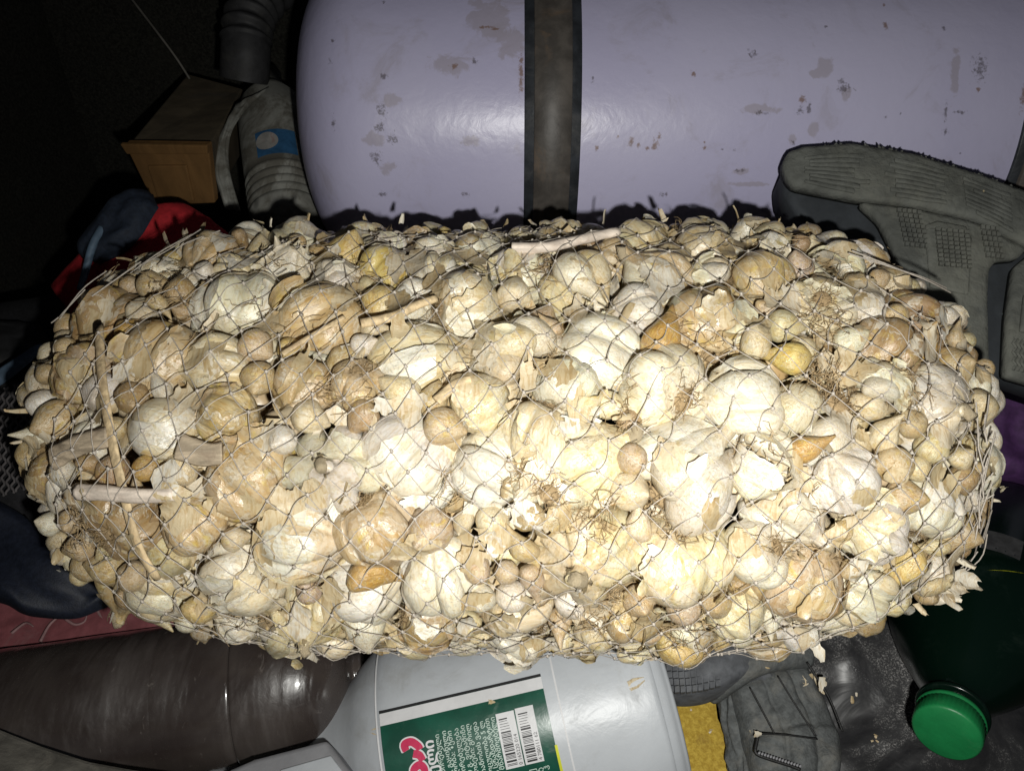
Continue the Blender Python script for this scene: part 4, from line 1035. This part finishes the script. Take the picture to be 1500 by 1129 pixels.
def stroke(pts, wd, m, lift):
    """a flat brush stroke printed on the label, points in px"""
    q = smooth_path([(*s_of(x, y), 0) for x, y in pts], 26); d = np.gradient(q, axis=0); vs = []
    for i in range(26):
        n_ = np.array([-d[i][1], d[i][0]]) / (np.linalg.norm(d[i]) + 1e-9); e_ = wd * (1 if 0 < i < 25 else .8)
        for k in (-1, 1): vs.append(lab_pt(q[i][0] + n_[0] * e_ * k, q[i][1] + n_[1] * e_ * k, lift))
    return sub('red_lettering', (vs, grid_faces(26, 2)), m)
for pts in ([(596, 1099), (593, 1090), (603, 1086), (613, 1092), (616, 1097)], [(606, 1103), (615, 1105), (620, 1113)], [(609, 1136), (607, 1126), (615, 1119), (622, 1124), (623, 1136)]):
    stroke(pts, .0034, M['lab_white'], .0014); stroke(pts, .0024, M['lab_red'], .0017)
brn = random.Random(77)
def barcode(p0, p1, wid, digits, small):
    aB, sB = s_of(*p0); _, sE = s_of(*p1)      # upper end, lower end
    sub('barcode_patch', lab_quad(aB, aB + wid, sB, sE, .0012, 4, 16), M['lab_white'])
    mb_ = MB(); x = sB + (sE - sB) * .34
    while x < sE - .0015:
        wdt = brn.choice((.0004, .0004, .0008, .0012)); mb_.add(*lab_quad(aB + wid * .12, aB + wid * .66, x, min(x + wdt, sE - .001), .0015, 2, 3)); x += wdt + brn.choice((.0004, .0005, .0009))
    for k in range(6):
        y = sB + .0035 + k * .0016; mb_.add(*lab_quad(aB + wid * .12, aB + wid * (.55 + .1 * brn.random()), y, y + (.0008 if k == 0 else .0003), .0015, 2, 3))
    sub('barcode', (mb_.v, mb_.f), M['lab_black'], False)
    text_on(digits, aB + wid * .93, sE - .0012, .0034, M['lab_black'], 'barcode_digits', lift=.0016, align='LEFT')
barcode((726, 1046), (750, 1124), .0125, '0 165220 014', True)
barcode((754, 1038), (779, 1117), .0125, '4 780111 62', True)
for k, (e, t) in enumerate((((770, 1128), '2'), ((783, 1123), '[N]'), ((795, 1121), 'ბ'), ((804, 1118), 'ჰ'))):
    a_, s_ = s_of(*e); text_on(t, a_, s_, .0055, M['lab_pale'])
# ------------------------------------------------------------------ lower right: sponge, shoe, black bag, green-capped bottle
s = NT('yellow_foam'); n1 = s.noise(300, 5, .3, .7); n2 = s.noise(30, 4, .5)
c = s.mix(s.ramp(n1, .35, .7), (.40, .255, .028), (.62, .44, .07)); c = s.mix(s.ramp(n2, .6, .72, 0, .6), c, (.24, .14, .03)); s.bump(n1, .0012, .9); M['foam'] = s.set(Base_Color=c, Roughness=.9)
pl = Plane((985, 1015, .60), (1045, 1015, .60), (1030, 1129, .565))
tag(obj('yellow_sponge', mesh('yellow_sponge', *slab(pl, [(955, 1008), (1000, 1013), (1046, 1011), (1050, 1030), (1053, 1054), (1060, 1062), (1070, 1095), (1084, 1120), (1092, 1200), (975, 1200)], -.03, 0, .003), M['foam'], False)), 'yellow foam sponge block between the white jug and the grey shoe', 'sponge')
M['shoe'] = m_plain('dusty_grey_fabric', (.105, .112, .112), .8, .3, 200, dirt=(.21, .20, .175), dscale=30, dr=(.48, .66), bump=.0012)
M['shoe_sole'] = m_plain('grey_rubber_sole', (.10, .105, .115), .7, .3, 120, dirt=(.18, .18, .17), dscale=40)
M['black_trim'] = m_plain('black_trim', (.012, .012, .012), .5, .2, 200)
shoe = thing('grey_shoe', 'dusty dark grey quilted shoe with grid-patterned sole under the sack front', 'shoe', P(1130, 1050, .58))
part('sole', loft([(945, 955, .57), (1000, 950, .565), (1060, 935, .565), (1130, 950, .57)], [(960, 1012, .55), (1010, 1024, .545), (1062, 1010, .545), (1125, 968, .555)], 34, 16, .010, .02, wob(.001, 4)), M['shoe_sole'], shoe)
gp = Plane((965, 985, .548), (1060, 975, .547), (1010, 1015, .538)); gb = MB()
for r0 in range(5):
    for k in range(13):
        x = 966 + k * 8.6 + r0 * 1.2; y = 962 + r0 * 10.5 + 7 * math.sin((x - 960) / 110 * 3.14) - (x - 960) * .13
        if x > 1062 - r0 * 3: continue
        gb.add(*slab(gp, [(x, y), (x + 7, y - .8), (x + 7.3, y + 8), (x + .4, y + 9)], -.004, .0012))
o = part('sole_grip', (gb.v, gb.f), M['shoe_sole'], shoe, False); tag(o, kind='stuff')
def quilt(u_, v_):
    h = .0035 * nz((u_ * 4, v_ * 3, 1)) + .0016 * nz((u_ * 14, v_ * 5, 6))
    for s0 in (.36, .68): h -= .0035 * math.exp(-((v_ - s0 - .06 * u_) / .022) ** 2)
    h -= .003 * math.exp(-((u_ - .62 - .03 * v_) / .018) ** 2)
    return h + .0015 * math.sin(u_ * 40 + v_ * 3) * (u_ < .6)
part('upper', loft([(1062, 968, .575), (1072, 1010, .56), (1085, 1060, .55), (1100, 1129, .53), (1110, 1230, .50)], [(1178, 955, .575), (1200, 1000, .56), (1228, 1060, .55), (1236, 1110, .53), (1225, 1230, .50)], 60, 44, .012, .012, quilt), M['shoe'], shoe)
part('collar', loft([(1040, 1005, .58), (1052, 1050, .575), (1066, 1100, .565), (1085, 1230, .52)], [(1078, 985, .575), (1086, 1050, .56), (1098, 1110, .545), (1118, 1230, .51)], 40, 16, .006, .010, wob(.005, 8, 5)), M['shoe'], shoe)
part('collar', tube(smooth_path([P(1040, 1012, .572), P(1068, 992, .562), P(1100, 972, .558), P(1135, 962, .562), P(1180, 958, .57)], 30), .010, 12), M['shoe'], shoe)
up = Plane((1090, 1000, .556), (1200, 1000, .556), (1140, 1129, .524))
for pts, r0 in (([(1105, 1078), (1102, 1092), (1101, 1106), (1118, 1114), (1150, 1124), (1165, 1130)], .0013), ([(1093, 1012), (1108, 1040), (1128, 1078)], .0006), ([(1133, 995), (1158, 1036), (1188, 1082)], .0006), ([(1105, 1078), (1145, 1080), (1190, 1086)], .0006), ([(1175, 975), (1206, 1025), (1226, 1075)], .0008)):
    part('seam', tube(smooth_path([up.at(x, y, .011) for x, y in pts], 20), r0, 6), M['black_trim'], shoe)
zp = MB()
for k in range(15):
    x, y = 1104 + k * 4.2, 1108 + k * 1.35; p = up.at(x, y, .0125); zp.add(*tube([p, p + np.array([.0012, .0012, .0006])], .0008, 5))
o = part('zip_teeth', (zp.v, zp.f), M['jug_grey'], shoe); tag(o, kind='stuff')
s = NT('dusty_black_plastic'); d1 = s.noise(11, 8, .8, .7); d2 = s.noise(900, 3, .2, .7)
c = s.mix(s.ramp(d1, .4, .66, 0, .45), (.016, .016, .018), (.085, .085, .085)); c = s.mix(s.math('MULTIPLY', s.ramp(d2, .50, .62), s.ramp(d1, .52, .68)), c, (.34, .33, .32)); s.bump(s.noise(26, 4, .6), .004, .6)
M['black_plastic'] = s.set(Base_Color=c, Roughness=.38, Specular_IOR_Level=.5)
lump = lambda u_, v_: .014 * nz((u_ * 3, v_ * 3, 2)) + .005 * nz((u_ * 8, v_ * 8, 5))
tag(obj('black_plastic_bag', mesh('black_plastic_bag', *loft([(1060, 910, .63), (1200, 900, .62), (1350, 880, .62), (1580, 840, .64)], [(1090, 1220, .54), (1250, 1220, .53), (1400, 1220, .53), (1600, 1220, .54)], 60, 50, .025, .02, lump), M['black_plastic'])), 'black plastic bag speckled with white dust at the lower right', 'plastic bag')
M['purple'] = m_plain('purple_cloth', (.060, .020, .085), .75, .3, 120); M['grey_cloth'] = m_plain('dark_grey_cloth', (.05, .05, .052), .85, .35, 150)
tag(obj('purple_cloth', mesh('purple_cloth', *loft([(1380, 500, .65), (1450, 520, .64), (1580, 545, .63)], [(1390, 720, .62), (1470, 705, .61), (1580, 715, .60)], 26, 22, .012, .012, wob(.01, 3)), M['purple'])), 'dark purple cloth right of the sack, below the tyre', 'cloth')
tag(obj('grey_cloth', mesh('grey_cloth', *loft([(1370, 690, .65), (1450, 680, .645), (1580, 690, .64)], [(1360, 860, .63), (1450, 860, .62), (1580, 870, .62)], 26, 22, .014, .012, wob(.014, 6)), M['grey_cloth'])), 'dark grey crumpled cloth right of the sack, below the purple cloth', 'cloth')
s = NT('dark_green_pet'); d1 = s.noise(30, 6, .6, .7); c = s.mix(s.ramp(d1, .55, .75, 0, .3), (.0012, .0065, .004), (.02, .03, .024)); M['green_pet'] = s.set(Base_Color=c, Roughness=.22, Specular_IOR_Level=.5)
M['green_cap'] = m_plain('green_cap_plastic', (.009, .155, .046), .42, .15, 50, dirt=(.05, .16, .07), dscale=40, dirtamt=.4)
gbt = thing('green_bottle', 'dark green plastic bottle with bright green cap pointing to the camera, lower right', 'bottle', P(1440, 880, .6))
g0 = P(1386, 1074, .452); g1 = P(1462, 800, .62); Mg = frame(g0, g1 - g0, np.array([1., 0, .3])); L = np.linalg.norm(g1 - g0); RG = .057
pr = [(.013, .0165), (.018, .0165), (.019, .020), (.022, .020), (.023, .0165), (.034, .018), (.055, .030), (.085, .046), (.115, RG), (.15, RG), (L * .98, RG), (L * 1.03, RG * .85), (L * 1.04, .003)]
part('bottle_body', lathe(smooth_path([(a_, b_, 0) for a_, b_ in pr], 80)[:, :2], 64, Mg), M['green_pet'], gbt)
cp = [(0, .00002), (0, .0172), (.0008, .0184), (.002, .0189), (.0115, .0192), (.0118, .0186), (.0124, .0186), (.0128, .0192), (.0155, .0192), (.0158, .0165)]
v, f = lathe(cp, 96, None); v = np.array(v)
for i, p in enumerate(v):
    if .002 <= p[0] <= .0116 and (i % 96) % 2: v[i, 1:] *= .975
part('cap', (v @ Mg[:3, :3].T + Mg[:3, 3], f), M['green_cap'], gbt)
a, q = cyl_uv(Mg, RG, 1468, 800)
bl = part('bottle_label', on_cyl(Mg, RG, a - .010, a + .016, q - .20, q + .20, 6, 10, .0008), M['grey_cloth'], gbt)
a, q = cyl_uv(Mg, RG, 1480, 838)
vs = [];
for i in range(9):
    t = i / 8; wd = .0065 * math.sin(math.pi * t) + .0002
    for k in (-1, 1):
        aa = a + .010 - t * .02 + k * wd * .6; qq = q + (-.014 + t * .028) / RG * -1 + k * wd / RG * .8; vs.append((Mg @ np.array([aa, (RG + .001) * math.cos(qq), (RG + .001) * math.sin(qq), 1]))[:3])
part('yellow_leaf_mark', (vs, grid_faces(9, 2)), M['lab_yellow'], gbt)
# ------------------------------------------------------------------ worn tyre at the right
M['tyre'] = m_plain('worn_tyre_rubber', (.125, .13, .118), .85, .3, 40, dirt=(.23, .23, .19), dscale=10, dr=(.42, .65), bump=.0026, bscale=160, spec=.25)
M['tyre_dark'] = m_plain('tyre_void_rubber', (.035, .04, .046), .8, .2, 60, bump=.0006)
tp = Plane((1150, 260, .625), (1500, 320, .60), (1400, 500, .58))
tyre = thing('tyre', 'worn grey-black tyre with deep tread grooves leaning between sack and tank at the right', 'tyre', tp.at(1350, 350, -.03))
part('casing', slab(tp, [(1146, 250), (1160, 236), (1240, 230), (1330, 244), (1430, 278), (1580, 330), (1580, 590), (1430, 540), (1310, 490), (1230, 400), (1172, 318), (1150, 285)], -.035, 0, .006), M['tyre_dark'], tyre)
rt_ = [(1141, 250), (1148, 234), (1170, 226), (1240, 221), (1330, 236), (1430, 268), (1580, 322)]
rb_ = [(1145, 268), (1156, 282), (1182, 288), (1250, 301), (1330, 310), (1420, 330), (1500, 372), (1580, 420)]
part('centre_rib', slab(tp, rt_ + rb_[::-1], .0005, .013, .004), M['tyre'], tyre)
T_ = curve_at([(x, y, 0) for x, y in [(1150, 240), (1240, 226), (1330, 241), (1430, 273), (1560, 320)]], 60); B_ = curve_at([(x, y, 0) for x, y in [(1150, 276), (1240, 298), (1330, 308), (1420, 329), (1560, 408)]], 60)
rb = MB(); rr_ = random.Random(4)
NB = 8
for k in range(NB):
    t0_, t1_ = .17 + k * .80 / NB, .17 + (k + .80) * .80 / NB; seg = [(3, 17), (19, 33), (35, 47), (48, 59)]
    for a_, b_ in seg:
        a_ += rr_.randint(0, 2); b_ -= rr_.randint(0, 2); ii = list(range(a_, b_, 2))
        wv = [rr_.uniform(-.012, .012) for _ in ii]
        if rr_.random() < .08: continue
        poly = [tuple((T_[i] * (1 - t0_ - w_) + B_[i] * (t0_ + w_))[:2]) for i, w_ in zip(ii, wv)] + [tuple((T_[i] * (1 - t1_ - w_) + B_[i] * (t1_ + w_))[:2]) for i, w_ in list(zip(ii, wv))[::-1]]
        rb.add(*slab(tp, poly, .010, .0146 + rr_.uniform(-.0004, .0004), .0007))
o = part('sipe_ridges', (rb.v, rb.f), M['tyre'], tyre); tag(o, kind='stuff')
fz = MB()
for k in range(150):      # frayed crumbs of rubber along the upper edge
    i = rr_.uniform(0, 57); i0 = int(i); p0 = (T_[i0] * (1 - i + i0) + T_[i0 + 1] * (i - i0)); x, y = p0[0], p0[1] - 4 + rr_.uniform(-1, 3)
    q0 = tp.at(x, y, .006 + rr_.random() * .005); q1 = tp.at(x + rr_.uniform(-4, 4), y - rr_.uniform(1.5, 6), .004 + rr_.random() * .006)
    fz.add(*tube([q0, (q0 + q1) / 2, q1], [.0016, .0011, .0003], 4))
o = part('frayed_edge', (fz.v, fz.f), M['tyre'], tyre); tag(o, kind='stuff')
part('tread_lug', slab(tp, [(1252, 304), (1330, 313), (1418, 333), (1496, 372), (1482, 386), (1452, 388), (1440, 402), (1438, 440), (1440, 540), (1330, 520), (1316, 440), (1302, 372), (1282, 332)], .0005, .011, .004), M['tyre'], tyre)
part('tread_lug', slab(tp, [(1476, 398), (1500, 378), (1580, 424), (1580, 590), (1462, 556), (1466, 470)], .0005, .011, .004), M['tyre'], tyre)
part('lug_shoulder', slab(tp, [(1345, 340), (1362, 334), (1404, 342), (1412, 360), (1408, 440), (1352, 430)], .0112, .0135, .002), M['tyre'], tyre)
part('lug_shoulder', slab(tp, [(1486, 440), (1560, 450), (1560, 500), (1480, 494)], .0112, .0140, .002), M['tyre'], tyre)
sb = MB()
for (x0, y0, nx, ny, dx, dy, sh, hh) in ((1358, 346, 6, 9, 8.2, 6.2, .6, .0135), (1305, 316, 5, 8, 7.2, 7.0, 1.6, .0110), (1425, 340, 4, 6, 7, 8, 1.5, .0110), (1494, 448, 7, 5, 8, 8, .5, .0140)):
    for i in range(nx):
        for j in range(ny):
            x, y = x0 + i * dx + j * sh, y0 + j * dy + i * .8
            sb.add(*slab(tp, [(x, y), (x + dx * .76, y), (x + dx * .76, y + dy * .72), (x, y + dy * .72)], hh - .001, hh + .0022))
for i in range(8):
    pts = [tp.at(1474 + i * 6 + 2.2 * math.sin(k * 1.6), 500 + k * 3.2 + i * 1.5, .0112) for k in range(16)]
    sb.add(*tube(pts, .0013, 5))
o = part('sipe_blocks', (sb.v, sb.f), M['tyre'], tyre, False); tag(o, kind='stuff')
# crumbs of garlic skin that fell on the things in front
mb = MB(); r_ = random.Random(21); bpy.context.view_layer.update(); dg = bpy.context.evaluated_depsgraph_get()
for (x, y, L_, k_) in ((545, 1064, .010, 4), (940, 992, .012, 5), (1180, 1000, .010, 2), (1205, 1008, .010, 3), (1195, 990, .010, 2), (1252, 1022, .005, 2), (1105, 1072, .008, 3), (1128, 985, .004, 2), (716, 1026, .006, 1), (868, 993, .003, 2), (1430, 272, .003, 1), (1040, 1068, .003, 2), (1010, 1040, .003, 1), (1480, 985, .004, 1), (620, 1010, .002, 3), (690, 1000, .002, 3), (900, 1090, .002, 3), (1280, 1080, .003, 4)):
    for k in range(k_):
        ok_, hp_, hn_, _, ho_, _ = sc.ray_cast(dg, Vector(CAM), Vector(ray(x + r_.gauss(0, 5), y + r_.gauss(0, 5))).normalized())
        if not ok_: continue
        v, f = flake(r_, L_ * r_.uniform(.5, 1.1), L_ * r_.uniform(.3, .6)); v[:, 2] *= .5
        Q = np.array(axis_mat(np.array(hn_) + rng.normal(size=3) * .2, r_.random() * 6).to_matrix()); mb.add(v @ Q.T + np.array(hp_) + np.array(hn_) * .0006, f)
tag(mb.build('fallen_skin_crumbs', M['paper']), 'few small garlic skin crumbs fallen on the jug, shoe and black bag', 'garlic skin', kind='stuff')
